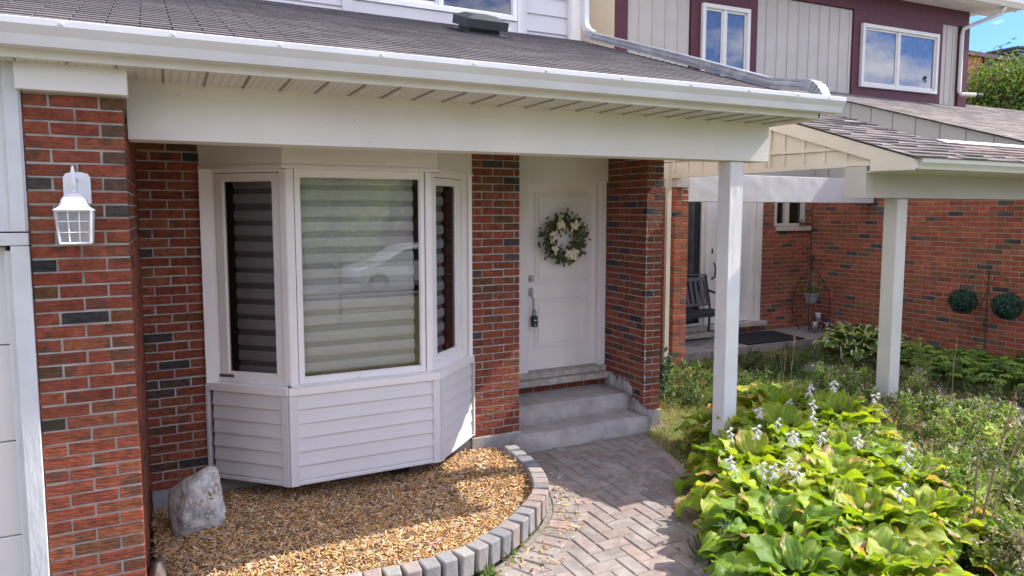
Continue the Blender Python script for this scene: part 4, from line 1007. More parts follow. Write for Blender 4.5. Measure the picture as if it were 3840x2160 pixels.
mb = MB(); mb.tube([T(12.35, 6.93, 3.30), T(12.33, 6.97, 3.20), T(12.15, 7.22, 3.10), T(11.95, 7.33, 3.0), T(11.93, 7.335, 2.9), T(11.93, 7.335, 1.98), T(11.95, 7.30, 1.93), T(12.15, 7.2, 1.925)], .035, 8); mb.build('downspout', mat('cream_pipe', (.60, .59, .54), .5, .06), nb, smooth=True)
mb = MB(); c = T(12.17, 7.19, 1.925); mb.tube([c, (c[0] + .12, c[1] - .02, c[2] - .01)], .036, 8); mb.build('downspout_end', M_black, nb)
# porch slab
slab = MB(); slab.box(XG + .2, XW - .01, 6.93, YB + .02, -2.1, -1.832); slab.box(XG + .2, XG + 1.9, 6.60, 6.93, -2.1, -1.95); slab.box(XG + .9, XG + 2.6, 6.62, 6.92, -2.1, -1.935)
struct(slab.build('porch_floor', M_slab, bevel=.015), 'weathered concrete slab floor of the neighbouring porch', 'floor')
mb = MB()
for (x, y, a, b, c, d_) in ((6.6, 4.75, 7.15, 4.7, 7.25, 4.25), (7.1, 4.2, 7.6, 4.1, 7.6, 3.6), (6.7, 5.4, 7.1, 5.35, 7.15, 4.95), (7.2, 3.5, 7.8, 3.4, 7.8, 2.9), (6.75, 6.1, 7.2, 6.05, 7.2, 5.6), (6.9, 3.95, 7.4, 3.8, 7.3, 3.45)):
    g0 = float(ground(x, y)) - .06
    mb.prism([(x, y), (x - .05, y - .5), (a + (c - a) * .9, d_), (a, b)], (0, 0, g0), (1, 0, 0), (0, 1, 0), (0, 0, .085))
struct(mb.build('stepping_path', M_slab), 'grey stepping slabs sunk in the weeds beside the neighbouring porch', 'path')

# ------------------------------------------------------------------ things on the neighbour's porch
dm = MB(); dm.prism([(7.07, 6.94), (8.15, 6.93), (8.23, 7.60), (7.12, 7.62)], (0, 0, -1.826), (1, 0, 0), (0, 1, 0), (0, 0, .012)); tag(dm.build('doormat', M_rubber), 'large black rubber doormat on the neighbouring porch slab', 'doormat')
bn = empty('bench', (6.5, 7.4, -1.83), 'dark metal slatted bench on the neighbouring porch, half behind the brick pillar', 'bench')
mb = MB(); z = -1.83
for y in (7.30, 7.385, 7.47, 7.555): mb.box(5.8, 6.98, y - .03, y + .03, z + .42, z + .44)
mb.box(5.8, 6.98, 7.24, 7.262, z + .38, z + .44); mb.build('seat', M_bench, bn)
mb = MB()
for k in range(13):
    x = 5.84 + k * .09; mb.obox((x, 7.60, z + .50), (.05, 0, 0), (0, .02, .003), (0, .09, .34))
mb.obox((5.8, 7.595, z + .48), (1.18, 0, 0), (0, .025, 0), (0, .006, .035)); mb.obox((5.8, 7.68, z + .83), (1.18, 0, 0), (0, .025, 0), (0, .02, .05)); mb.tube([(5.8, 7.71, z + .92), (6.4, 7.71, z + .93), (6.98, 7.70, z + .91)], .012, 6)
mb.build('backrest', mat('bench_grey_slat', (.10, .095, .11), .5, .1), bn)
for x in (5.81, 6.97):
    mb = MB(); mb.tube([(x, 7.62, z), (x, 7.60, z + .3), (x, 7.60, z + .48), (x, 7.70, z + .9)], .016, 6); mb.build('leg', M_bench, bn)
    mb = MB(); mb.tube([(x, 7.20, z), (x, 7.26, z + .25), (x, 7.25, z + .42), (x, 7.22, z + .60)], .016, 6); mb.build('leg', M_bench, bn)
    mb = MB(); mb.tube([(x, 7.66, z + .70), (x, 7.45, z + .66), (x, 7.25, z + .62), (x, 7.16, z + .58)], .017, 6); mb.build('armrest', M_bench, bn)

ps = empty('plant_stand', (8.85, 7.42, -1.83), 'tall teardrop shaped wire plant stand in the brick corner of the porch', 'plant stand')
mb = MB(); cx, cy, z = 8.83, 7.42, -1.83
for a in (0, 90, 180, 270):
    a = R(a + 35); pts = []
    for i in range(15):
        t = i / 14; r = .27 * math.sin(math.pi * min(1, (t * .93 + .30) ** 1.15)) if t < .99 else 0
        r = .155 + .115 * math.sin(math.pi * t * 1.25) if t < .4 else .27 * (math.cos((t - .4) / .6 * math.pi / 2)) ** .9
        pts.append((cx + r * math.cos(a), cy + r * math.sin(a), z + t * 1.0))
    mb.tube(pts, .007, 5)
mb.build('wire_frame', M_iron, ps, smooth=True)
mb = MB(); mb.tube([(cx, cy, z + .98), (cx, cy, z + 1.12)], .012, 6); mb.ball((cx, cy, z + 1.09), .035, 8, 6, (1, .5, 1.2)); mb.prism([(-.04, 0), (-.03, .05), (0, .09), (.03, .05), (.04, 0), (0, -.03)], (cx, cy, z + 1.08), (.8, -.5, 0), (0, 0, 1), (0, .01, 0)); mb.build('leaf_finial', M_iron, ps)
hp = empty('hanging_pot', (cx, cy, z + .45), 'grey plastic pot of yellow green foliage hanging in the wire plant stand', 'plant pot')
mb = MB(); mb.lathe([(.075, 0), (.09, .06), (.115, .14), (.125, .145), (.125, .16), (.115, .16), (.10, .12), (.0, .12)], (cx, cy, z + .42), 20); mb.build('pot', M_pot, hp, smooth=True)
mb = MB(); 
for a in (0, 2.1, 4.2): mb.tube([(cx + .12 * math.cos(a), cy + .12 * math.sin(a), z + .57), (cx, cy, z + .93)], .003, 4)
mb.build('hanger', M_pot, hp)
P = np.stack([cx + G.normal(size=260) * .08, cy + G.normal(size=260) * .07, z + .60 + np.abs(G.normal(size=260)) * .035], 1)
leafcloud('foliage', P, .04, .03, [(.22, .24, .03), (.12, .17, .03), (.25, .2, .04), (.06, .1, .02)], M_leaf2, hp)
js = empty('jar_stand', (8.85, 7.3, -1.83), 'low wire stand shaped like a tricycle holding round glass jars', 'stand')
mb = MB()
for (dx, dy, r, an) in ((-.14, -.05, .075, 0), (.04, -.12, .08, .5), (.19, -.04, .07, .2)):
    c = Vector((8.83 + dx, 7.28 + dy, z + r)); mb.tube([c + Vector((r * math.cos(an) * math.cos(t * .4), r * math.sin(an) * math.cos(t * .4), r * math.sin(t * .4))) for t in range(17)], .004, 4, cap=False)
mb.tube([(8.69, 7.23, z + .08), (8.83, 7.28, z + .14), (8.87, 7.16, z + .08)], .005, 4); mb.tube([(8.83, 7.28, z + .14), (9.02, 7.24, z + .08)], .005, 4)
mb.build('wire_frame', M_iron, js)
for k, (dx, dy, dz, s, lab) in enumerate(((0, 0, .15, 1., 'round glass jar with white lid raised in the middle of the jar stand'), (-.12, -.05, .03, .95, 'round glass jar with white lid low on the mat side of the jar stand'), (.12, -.06, .03, .8, 'smaller round glass jar low on the wall side of the jar stand'))):
    j = empty('glass_jar', (8.83 + dx, 7.28 + dy, z + dz), lab, 'jar', 'glass jars on the wire stand')
    c = (8.83 + dx, 7.28 + dy, z + dz); mb = MB(); mb.lathe([(.03 * s, 0), (.06 * s, .02 * s), (.072 * s, .06 * s), (.06 * s, .10 * s), (.045 * s, .115 * s), (.045 * s, .125 * s)], c, 16); mb.build('jar_body', M_jar, j, smooth=True)
    mb = MB(); mb.lathe([(.0, 0), (.046 * s, 0), (.048 * s, .012 * s), (.0, .014 * s)], (c[0], c[1], c[2] + .124 * s), 16); mb.build('lid', M_lampw, j)
tp = empty('window_box_plant', (8.95, 7.72, -.24), 'tiny potted succulent on the cream sill of the small porch window', 'plant')
P = np.stack([8.93 + G.normal(size=60) * .05, 7.70 + G.normal(size=60) * .02, -.21 + np.abs(G.normal(size=60)) * .03], 1); leafcloud('foliage', P, .035, .02, [(.2, .18, .05), (.1, .12, .05), (.2, .1, .06)], M_leaf2, tp)

# shepherd hook with topiary balls
hk = empty('plant_hook', (8.95, 4.93, -1.9), 'rusty metal garden hook with two curved arms in front of the long brick wall', 'plant hook')
mb = MB(); hx, hy = 8.93, 4.93
mb.tube([(hx, hy, -1.98), (hx, hy, -1.2), (hx, hy, -.72)], .007, 5); mb.tube([(hx, hy, -.80), (hx, hy, -.66)], [.012, .003], 5)
for sg in (-1, 1):
    mb.tube([(hx, hy + sg * .01, -.90), (hx, hy + sg * .08, -.80), (hx, hy + sg * .15, -.775), (hx, hy + sg * .21, -.82), (hx, hy + sg * .25, -.90), (hx, hy + sg * .27, -.90), (hx, hy + sg * .275, -.83)], .004, 5)
    mb.tube([(hx, hy, -.92), (hx, hy + sg * .05, -1.1), (hx, hy + sg * .09, -1.2), (hx, hy + sg * .07, -1.25), (hx, hy + sg * .03, -1.21)], .004, 5)
mb.build('pole', M_iron, hk)
for sg, lab in ((1, 'dark green topiary ball hanging from the hook arm nearer the porch post'), (-1, 'dark green topiary ball hanging from the hook arm farther from the porch post')):
    c = np.array([hx - .05, hy + sg * .255, -1.12]); tb_ = empty('topiary_ball', tuple(c), lab, 'topiary ball', 'topiary balls on the garden hook')
    n = 2300; d = G.normal(size=(n, 3)); d /= np.linalg.norm(d, axis=1)[:, None]; P = c + d * (.128 + .026 * G.random((n, 1)) + .008 * np.sin(d[:, :1] * 9) * np.cos(d[:, 2:] * 7))
    e = np.cross(d, G.normal(size=(n, 3))); e /= np.linalg.norm(e, axis=1)[:, None]; dd = e * .8 + d * .6; dd /= np.linalg.norm(dd, axis=1)[:, None]; e2 = np.cross(dd, d); e2 /= np.linalg.norm(e2, axis=1)[:, None]
    V, F = kites(P, .022, .016, dd, e2, .1); npmesh('foliage', V, F, M_leaf2, pick([(.02, .075, .05), (.03, .095, .06), (.09, .17, .11), (.012, .05, .036)], n), tb_)
    mb = MB(); mb.ball(tuple(c), .132, 14, 10); mb.build('core', mat('topiary_core', (.008, .02, .015), .9), tb_)
    mb = MB(); mb.tube([(c[0], c[1], c[2] + .1), (hx, hy + sg * .255, -.9)], .0015, 4); mb.build('hanging_wire', M_iron, tb_)

# ------------------------------------------------------------------ hostas
def hosta_leaf(mb, base, az, el, ln, wd, pet, q, col, brown=False, droop=.9, white=False):
    """petiole then a ribbed, cupped, pointed blade"""
    base = Vector(base); h = Vector((math.cos(az), math.sin(az), 0)); side = Vector((-math.sin(az), math.cos(az), 0))
    p = base.copy(); e = el; segs = 4
    ppts = [p.copy()]
    for i in range(3):
        p = p + (h * math.cos(e) + Vector((0, 0, math.sin(e)))) * pet / 3; e -= .12; ppts.append(p.copy())
    mb.col = (col[0] * 1.1, col[1] * 1.1, col[2]); mb.tube(ppts, [.005, .004, .0035, .003], 4, cap=False)
    nu, nv = 9, 8; twist = q.uniform(-.35, .35); cup = q.uniform(.12, .34); rows = []
    e0 = e; tot = droop * q.uniform(.7, 1.3); wav = q.uniform(0, 6)
    for i in range(nu + 1):
        t = i / nu
        if i: 
            ee = e0 - tot * (t ** 1.1); p = p + (h * math.cos(ee) + Vector((0, 0, math.sin(ee)))) * ln / nu
        ee = e0 - tot * (t ** 1.1)
        nrm = Vector((0, 0, math.cos(ee))) - h * math.sin(ee)
        w = wd * .5 * (math.sin(math.pi * min(1, (t * .96 + .04)) ** .72) ** .8) * (1 if t < .98 else .1)
        if i == 0: w = wd * .16
        sd = (side * math.cos(twist) + nrm * math.sin(twist)); nn = (nrm * math.cos(twist) - side * math.sin(twist))
        row = []
        for k in range(nv + 1):
            s = -1 + 2 * k / nv
            rib = .0058 * math.cos(s * 4 * math.pi) * (1 - abs(s)) * (w / (wd * .5)) * 2
            edge = .15 * wd * abs(s) ** 3 * math.sin(t * 11 + wav + (2 if s > 0 else 0))
            back = -ln * .10 * abs(s) if i == 0 else 0
            row.append(p + sd * w * s + nn * (cup * w * s * s + rib + edge) + h * (back if i <= 1 else 0) * (1 - t))
        rows.append(row)
    vs = [v for r in rows for v in r]; n = len(mb.v); mb.v += [tuple(v) for v in vs]
    bt = q.uniform(.62, 1.0); bs = q.choice((-1, 1))
    for i in range(nu):
        for k in range(nv):
            a = i * (nv + 1) + k; mb.f.append((n + a, n + a + 1, n + a + nv + 2, n + a + nv + 1)); mb.m.append(0)
            s = -1 + 2 * (k + .5) / nv; t = (i + .5) / nu
            c = col
            dk = .84 if k % 2 else 1.10
            c = (c[0] * dk, c[1] * dk, c[2] * dk)
            if white and (abs(s) > .72 or t > .95): c = (.55, .58, .36)
            if brown:
                bd = t * .8 + .45 * s * bs + .12 * math.sin(t * 19 + s * 9)
                if bd > bt: c = (.40, .24, .11) if (i + k) % 3 else (.55, .42, .27)
                elif bd > bt - .10: c = (.42, .38, .07)
            mb.c.append(c)
LC = [(.22, .33, .025), (.27, .37, .03), (.31, .40, .03), (.18, .29, .025), (.36, .43, .06), (.24, .34, .035)]
HG = 'big leaved hostas beside the porch post'
def hosta(name, x, y, n, R_, hgt, q, label, cols=LC, brown=.22, group=HG, white=False, z=None, flowers=0):
    z = float(ground(x, y)) if z is None else z
    o = empty(name, (x, y, z), label, 'plant', group); mb = MB()
    for i in range(n):
        f = i / n; az = i * 2.39996 + q.uniform(-.3, .3)
        el = R(30) + R(54) * (1 - f) + q.uniform(-.12, .12) if f > .0 else R(80)
        pet = hgt * (.45 + .35 * (1 - f)) * q.uniform(.85, 1.15) + f * R_ * .42
        ln = R_ * q.uniform(.32, .50) * (.85 + .25 * f); wd = ln * q.uniform(.60, .82)
        c = q.choice(cols); k = q.uniform(.85, 1.15); c = (c[0] * k, c[1] * k, c[2] * k)
        b = Vector((x, y, z)) + Vector((q.gauss(0, .025), q.gauss(0, .025), 0))
        hosta_leaf(mb, b, az, el, ln, wd, pet, q, c, q.random() < brown, droop=R(48) + .45 * f, white=white)
    mb.build('leaves', M_leaf, o, smooth=True)
    return o, z
HP = [(4.42, 4.46, 26, .46, .40, 'front row hosta hugging the foot of the white porch post'), (5.00, 4.52, 34, .62, .50, 'tall hosta at the back of the clump, behind the porch post'),
      (5.12, 4.02, 34, .60, .48, 'broad yellow green hosta at the back right of the clump'), (4.50, 3.98, 36, .60, .46, 'hosta with many pale flowers just right of the porch post'),
      (3.86, 3.72, 34, .54, .40, 'low hosta spilling over the paver edge in front of the porch post'), (4.42, 3.46, 38, .62, .46, 'dense bright hosta in the heart of the clump'),
      (3.52, 3.22, 36, .56, .40, 'hosta with dark shaded leaves along the paver edge'), (4.02, 3.12, 38, .60, .44, 'hosta with several scorched brown leaves mid clump'),
      (4.62, 3.02, 34, .58, .42, 'hosta at the outer side of the clump, beside the weeds'), (3.16, 2.78, 36, .54, .40, 'hosta with large deep green leaves at the near paver edge'),
      (3.66, 2.68, 38, .58, .42, 'near hosta with upright yellow green leaves'), (4.14, 2.58, 34, .56, .40, 'near hosta beside the dry grass stalks'),
      (2.84, 2.42, 30, .5, .36, 'nearest hosta at the bottom edge beside the pavers'), (3.32, 2.28, 32, .54, .38, 'nearest hosta with cupped round leaves')]
qh = random.Random(31); zs = {}
for i, (x, y, n, R_, hg, lab) in enumerate(HP):
    deep = [(.12, .22, .025), (.16, .27, .03), (.22, .33, .03)] if i in (9, 12) else LC
    o, z = hosta('hosta_plant', x, y, int(n * 2.1), R_, hg * .92, qh, lab, cols=deep, brown=.34)
    zs[i] = (o, z)
# flower spikes
def flower_spike(parent, base, top, q, dense=1.):
    mb = MB(); b = Vector(base); t = Vector(top); mid = (b + t) / 2 + Vector((q.uniform(-.02, .02), q.uniform(-.02, .02), 0)); mb.col = (.25, .28, .10)
    mb.tube([b, mid, t], [.004, .003, .002], 5); st = mb.build('flower_stalk', M_stem, parent)
    mb = MB()
    nf = q.randint(5, 8)
    for i in range(nf):
        f = i / nf; c = t + (mid - t).normalized() * (.085 * f); az = i * 2.4 + q.random(); r0 = .006
        ln = q.uniform(.038, .056); dn = q.uniform(.5, 1.3)
        d = Vector((math.cos(az), math.sin(az), -dn * (.4 + f))).normalized(); s1 = d.cross(Vector((0, 0, 1))).normalized(); s2 = s1.cross(d)
        for k in range(6):
            a1 = k * 1.047; a2 = a1 + .9
            e1 = s1 * math.cos(a1) + s2 * math.sin(a1); e2 = s1 * math.cos(a2) + s2 * math.sin(a2); em = (e1 + e2).normalized()
            mb.face([c + e1 * .003, c + d * ln * .6 + e1 * .008, c + d * ln + em * .019, c + d * ln * .6 + e2 * .008])
            mb.face([c + e1 * .003, c + d * ln * .6 + e2 * .008, c + e2 * .003])
    mb.build('flower_head', M_petal, st)
FL = [(4.55, 3.75, -1.55), (3.703, 3.794, -1.66), (3.924, 3.736, -1.66), (4.142, 3.735, -1.63), (4.031, 3.479, -1.66), (3.257, 3.33, -1.66), (3.363, 3.159, -1.66), (3.416, 3.094, -1.66), (3.579, 3.129, -1.66), (3.525, 3.002, -1.67), (4.198, 3.395, -1.65), (4.95, 3.90, -1.46), (4.80, 4.0, -1.50), (4.405, 3.244, -1.66), (4.577, 2.971, -1.66), (4.286, 2.817, -1.66), (5.386, 3.813, -1.60), (3.843, 2.529, -1.66), (4.697, 4.129, -1.65), (4.15, 3.95, -1.60), (3.9, 3.4, -1.6), (4.35, 3.6, -1.58)]
for i, (x, y, z) in enumerate(FL):
    j = min(range(len(HP)), key=lambda k: (HP[k][0] - x) ** 2 + (HP[k][1] - y) ** 2); hx_, hy_ = HP[j][:2]
    flower_spike(zs[j][0], (hx_ + (x - hx_) * .4, hy_ + (y - hy_) * .4, zs[j][1] + .1), (x, y, z + .05), qh)
# variegated hosta by the neighbour's wall
hosta('variegated_hosta', 8.12, 6.02, 70, .60, .44, qh, 'variegated hosta with white edged leaves beside the neighbouring porch slab', cols=[(.05, .12, .02), (.07, .15, .03), (.10, .19, .03)], brown=0, group=None, white=True, z=-2.0)

# lobed plants along the brick wall
def lobed(x, y, r, n, lab, q):
    z = float(ground(x, y)); o = empty('lobed_plant', (x, y, z), lab, 'plant', 'lobed green plants along the brick wall'); mb = MB()
    for i in range(n):
        az = q.random() * 6.28; rr = r * math.sqrt(q.random()); h = .16 + .16 * (1 - rr / r) + q.uniform(-.03, .05)
        c = Vector((x + rr * math.cos(az), y + rr * math.sin(az), z + h)); cc = q.choice([(.10, .19, .03), (.15, .25, .03), (.22, .30, .04), (.06, .13, .02)])
        mb.col = cc; a0 = az + q.uniform(-.6, .6); tilt = q.uniform(-.5, .1)
        for k in range(5):
            a = a0 + (k - 2) * .5; ln = .10 * (1 - .12 * abs(k - 2)) * q.uniform(.8, 1.2)
            d = Vector((math.cos(a), math.sin(a), tilt)); s = Vector((-math.sin(a), math.cos(a), 0)); w_ = ln * .16
            mb.face([c, c + d * ln * .6 + s * w_, c + d * ln + Vector((0, 0, -.01)), c + d * ln * .6 - s * w_])
        mb.tube([(c.x, c.y, c.z), (x + rr * .5 * math.cos(az), y + rr * .5 * math.sin(az), z)], .003, 3, cap=False)
    mb.build('foliage', M_leaf2, o)
for (x, y, r, n, lab) in ((8.25, 5.30, .42, 170, 'lobed leaf plant just behind the second white post, by the long brick wall'), (8.45, 4.80, .38, 160, 'lobed leaf plant beside the foot of the metal garden hook'), (8.55, 4.25, .42, 190, 'lobed leaf plant at the right edge by the long brick wall'), (7.9, 4.7, .35, 130, 'lower lobed leaf plant in front of the garden hook'), (8.0, 4.15, .35, 130, 'lower lobed leaf plant near the right edge among the weeds')):
    lobed(x, y, r, n, lab, qh)

# low weeds and ground cover (nobody could count these)
def scatter(n, xr, yr, hmin, hmax, mask=None):
    x = G.uniform(*xr, n); y = G.uniform(*yr, n)
    if mask is not None: k = mask(x, y); x = x[k]; y = y[k]
    # clumpy height field
    hh = hmin + (hmax - hmin) * (.5 + .5 * np.sin(x * 4.1 + 1.3 * np.sin(y * 3.1)) * np.cos(y * 4.7 + np.sin(x * 2.3)))
    z = ground(x, y) + hh * G.random(len(x)) ** .6
    return np.stack([x, y, z], 1)
near_plants = lambda x, y: np.minimum.reduce([np.hypot(x - a, y - b) for a, b in ((8.12, 6.02), (8.25, 5.30), (8.45, 4.80), (8.55, 4.25), (7.9, 4.7), (8.0, 4.15))]) < .36
below_porch = lambda x, y: ~near_plants(x, y) & ~((x > XG + .2) & (y > 6.6)) & ~((x > 4.1) & (x < 4.4) & (y > 5.4)) & (x < XW) & (y < 7.5)
m2 = lambda x, y: ~near_plants(x, y) & (x > 4.42 + .42 * (y - 3.0)) & ~((x > 5.95) & (x < 6.05) & (y > 4.1) & (y < 4.3)) & (y < 4.9 - .12 * (x - 5)) & (x < 6.62 + .1 * np.sin(9 * y))
def thicket(name, npl, xr, yr, mask, h0, h1, nl, rad, ln, cols, label, cat, tips=None, lean=.22):
    x = G.uniform(*xr, npl); y = G.uniform(*yr, npl); k = mask(x, y); x = x[k]; y = y[k]; m = len(x)
    pat = .5 + .5 * np.sin(x * 3.3 + 1.7 * np.sin(y * 2.9)) * np.cos(y * 4.1 + x)
    h = (h0 + (h1 - h0) * G.random(m) * (.35 + .65 * pat)); le = G.normal(size=(m, 2)) * lean * h[:, None]
    hue = np.array(cols)[G.integers(0, len(cols), m)] * (.65 + .7 * G.random((m, 1))); sz = ln * (.55 + 1.1 * G.random(m) ** 1.5)
    cnt = np.maximum(4, (nl * h / h1 * (.5 + G.random(m))).astype(int)); idx = np.repeat(np.arange(m), cnt); n = len(idx)
    t = .12 + .88 * G.random(n) ** .8; z0 = ground(x, y)
    P = np.stack([x[idx] + le[idx, 0] * t * t, y[idx] + le[idx, 1] * t * t, z0[idx] + h[idx] * t], 1) + G.normal(size=(n, 3)) * rad * (1.15 - .6 * t)[:, None] * np.array([1, 1, .4])
    d, e = rotframe(n, .6); V, F = kites(P, sz[idx] * (.6 + .7 * G.random(n)), sz[idx] * .38, d, e, .1)
    c = hue[idx] * (.75 + .5 * G.random((n, 1))); dead = G.random(n) < .07; c[dead] = pick([(.30, .2, .11), (.22, .14, .07)], int(dead.sum()))
    # stems
    st = np.stack([x, y, z0], 1); sdv = np.stack([le[:, 0], le[:, 1], h], 1); L_ = np.linalg.norm(sdv, axis=1); sdv /= L_[:, None]; se = np.cross(sdv, G.normal(size=(m, 3))); se /= np.linalg.norm(se, axis=1)[:, None]
    V2, F2 = kites(st, L_ * 1.03, .005, sdv, se, .01); c2 = pick([(.20, .15, .08), (.14, .15, .05), (.26, .18, .10)], m)
    o = npmesh(name, np.concatenate([V, V2]), np.concatenate([F, F2 + len(V)]), M_leaf2, np.concatenate([c, c2])); tag(o, label, cat, kind='stuff')
    if tips:
        kk = G.random(m) < tips[0]; mt = int(kk.sum()); tip = np.stack([x + le[:, 0], y + le[:, 1], z0 + h], 1)[kk]
        i2 = np.repeat(np.arange(mt), 13); Q = tip[i2] + G.normal(size=(len(i2), 3)) * np.array([.014, .014, .022]); d, e = rotframe(len(i2), .4); V, F = kites(Q, .013, .010, d, e, .1)
        tag(npmesh(tips[1], V, F, M_petal2, pick(tips[2], len(i2), .3)), tips[3], 'flowers', kind='stuff')
M_petal2 = mat('tiny_petal', None, .7, .1, 40, transl=.3)
GC = [(.19, .29, .05), (.26, .36, .08), (.14, .22, .04), (.32, .38, .12), (.22, .24, .09), (.10, .17, .035), (.30, .26, .17)]
thicket('ground_cover', 3000, (3.9, 8.9), (1.7, 4.9), m2, .16, .50, 120, .045, .045, GC, 'tangled leafy ground cover of many thin stems right of the hostas', 'ground cover',
        (.8, 'tiny_blooms', [(.66, .56, .62), (.56, .42, .46), (.7, .66, .68), (.46, .32, .27)], 'tiny pale purple flowers scattered over the ground cover'))
thicket('low_weeds', 3600, (4.40, 9.15), (4.75, 7.5), lambda x, y: below_porch(x, y) & (y > np.maximum(4.75, 5.95 - .85 * (x - 4.4))) & ~((x > 6.7) & (x < 7.4) & (y < 5.9)) & (G.random(len(x)) > .75 * (y > 6.25)), .05, .19, 42, .035, .038,
        [(.06, .12, .03), (.09, .16, .04), (.05, .09, .025), (.13, .19, .06), (.16, .15, .06)], 'low dark green weeds covering the yard between the two porches', 'weeds')
thicket('wall_weeds', 1700, (6.7, 9.1), (2.8, 4.9), lambda x, y: ~near_plants(x, y) & ((x > 7.45) | (G.random(len(x)) < .10)), .05, .22, 46, .035, .04,
        [(.07, .14, .03), (.10, .18, .04), (.05, .10, .025), (.14, .20, .06), (.18, .17, .07)], 'low weeds between the sunken slabs and the long brick wall', 'weeds')
# wiry stems in the ground cover
n = 2600; x = G.uniform(4.4, 8.6, n); y = G.uniform(1.5, 4.7, n); k = m2(x, y); x = x[k]; y = y[k]; n = len(x); z = ground(x, y) + .1
P = np.stack([x, y, z], 1); d = G.normal(size=(n, 3)) * .35; d[:, 2] = 1; d /= np.linalg.norm(d, axis=1)[:, None]; e = np.cross(d, G.normal(size=(n, 3))); e /= np.linalg.norm(e, axis=1)[:, None]
V, F = kites(P, .28 + .2 * G.random(n), .004, d, e, .03); tag(npmesh('wiry_stems', V, F, M_stem, pick([(.20, .13, .08), (.14, .12, .05), (.28, .2, .12)], n)), 'thin brown stems poking up through the ground cover', 'weeds', kind='stuff')

# lawn grass between the pier, the post and the hostas
def blades(name, n, xr, yr, mask, h, cols, label, cat='grass'):
    x = G.uniform(*xr, n); y = G.uniform(*yr, n); k = mask(x, y); x = x[k]; y = y[k]; n = len(x)
    P = np.stack([x, y, ground(x, y) - .005], 1); d = G.normal(size=(n, 3)) * .75; d[:, 2] = 1; d /= np.linalg.norm(d, axis=1)[:, None]
    e = np.cross(d, G.normal(size=(n, 3))); e /= np.linalg.norm(e, axis=1)[:, None]
    V, F = kites(P, h * (.4 + .9 * G.random(n)), .0045, d, e, .05)
    # patchy: dry where a slow wave is high
    w_ = np.sin(x * 5 + 2 * np.sin(y * 3)) + np.cos(y * 6 + x * 2); c = pick(cols, n, .4); dry = (w_ + G.normal(size=n) * .6) > .5
    c[dry] = pick([(.48, .38, .20), (.55, .46, .26), (.38, .33, .15)], int(dry.sum()), .4)
    return tag(npmesh(name, V, F, M_leaf2, c), label, cat, kind='stuff')
inpath = lambda x, y: inside(x, y, path_poly)
blades('lawn_grass', 90000, (3.4, 6.8), (3.4, 7.4), lambda x, y: ~inpath(x, y) & ~((x < 4.4) & (y > 5.28)) & ~((x > XG + .2) & (y > 6.6)), .06, [(.26, .36, .07), (.34, .42, .10), (.20, .29, .05), (.38, .40, .14)], 'patchy sunlit lawn grass behind the porch post')
blades('path_edge_grass', 9000, (3.3, 4.5), (3.4, 5.3), lambda x, y: ~inpath(x, y) & inside(x - .22, y, path_poly), .07, [(.04, .09, .02), (.06, .12, .03)], 'dark grass tufts lining the right edge of the pavers')
blades('front_lawn', 40000, (-3, 9), (-6, -1), lambda x, y: x > -9, .07, [(.10, .16, .03), (.14, .2, .04)], 'front lawn grass between the walkway and the street')

# weeds in paver joints beside the blocks
def tuft(x, y, z, n, r, ln, cols, name, lab, cat='plant', group=None, mat_=M_leaf2, up=1.0, wd=.012, hz=.0):
    o = empty(name, (x, y, z), lab, cat, group)
    P = np.stack([x + G.normal(size=n) * r, y + G.normal(size=n) * r, z + np.abs(G.normal(size=n)) * hz], 1)
    leafcloud('foliage', P, ln, wd, cols, mat_, o, up=up); return o
for (x, y, lab, n) in ((1.60, 3.50, 'leafy green weed growing at the foot of the near edging blocks', 70), (1.43, 3.42, 'small spiky weed in the paver joint near the edging blocks', 40), (1.84, 3.66, 'tiny weed sprouting between two edging blocks', 18)):
    tuft(x, y, -2.11, n, .022, .05, [(.10, .17, .04), (.15, .22, .06)], 'joint_weed', lab, 'weed', 'weeds in the paver joints', up=.8, hz=.012)
tuft(2.96, 3.12, -2.13, 260, .07, .07, [(.05, .10, .03), (.08, .14, .04)], 'dark_tuft', 'dark leafy tuft under the hostas at the paver edge', 'weed', up=.6, hz=.04)

# feathery weed, climbing plant, goldenrods, dry stalks
def stalk_plant(x, y, z, h, n, ln, cols, name, lab, lean=(0, 0), cat='plant', group=None, w=.008, stem=(.16, .17, .07), nst=1, wd=None):
    o = empty(name, (x, y, z), lab, cat, group); P = []; mb = MB(); mb.col = stem
    for s in range(nst):
        lx = lean[0] + (rnd.uniform(-.12, .12) if nst > 1 else 0); ly = lean[1] + (rnd.uniform(-.12, .12) if nst > 1 else 0); hh = h * rnd.uniform(.75, 1.05) if nst > 1 else h
        pts = [(x + lx * t * t, y + ly * t * t, z + hh * t) for t in (0, .25, .5, .75, 1)]; mb.tube(pts, [.004, .0035, .003, .0025, .001], 4, cap=False)
        for i in range(n):
            t = .15 + .85 * rnd.random(); P.append((x + lx * t * t + rnd.gauss(0, w), y + ly * t * t + rnd.gauss(0, w), z + hh * t))
    mb.build('stem', M_stem, o)
    if n: leafcloud('foliage', np.array(P), ln, wd or ln * .35, cols, M_leaf2, o, up=.3)
    return o
GR = [(.08, .14, .05), (.12, .18, .07), (.05, .10, .03)]
stalk_plant(2.87, 2.95, -2.12, .34, 55, .065, [(.12, .18, .09), (.16, .22, .12), (.09, .15, .06)], 'feathery_weed', 'narrow leaved grey green weed leaning over the pavers before the hostas', lean=(-.02, .0), nst=4, wd=.010)
stalk_plant(3.30, 3.20, -2.12, .40, 22, .012, [(.4, .35, .2), (.3, .3, .15)], 'seed_spray', 'thin pale seed spray leaning over the pavers beside the hostas', lean=(-.25, .0), nst=3)
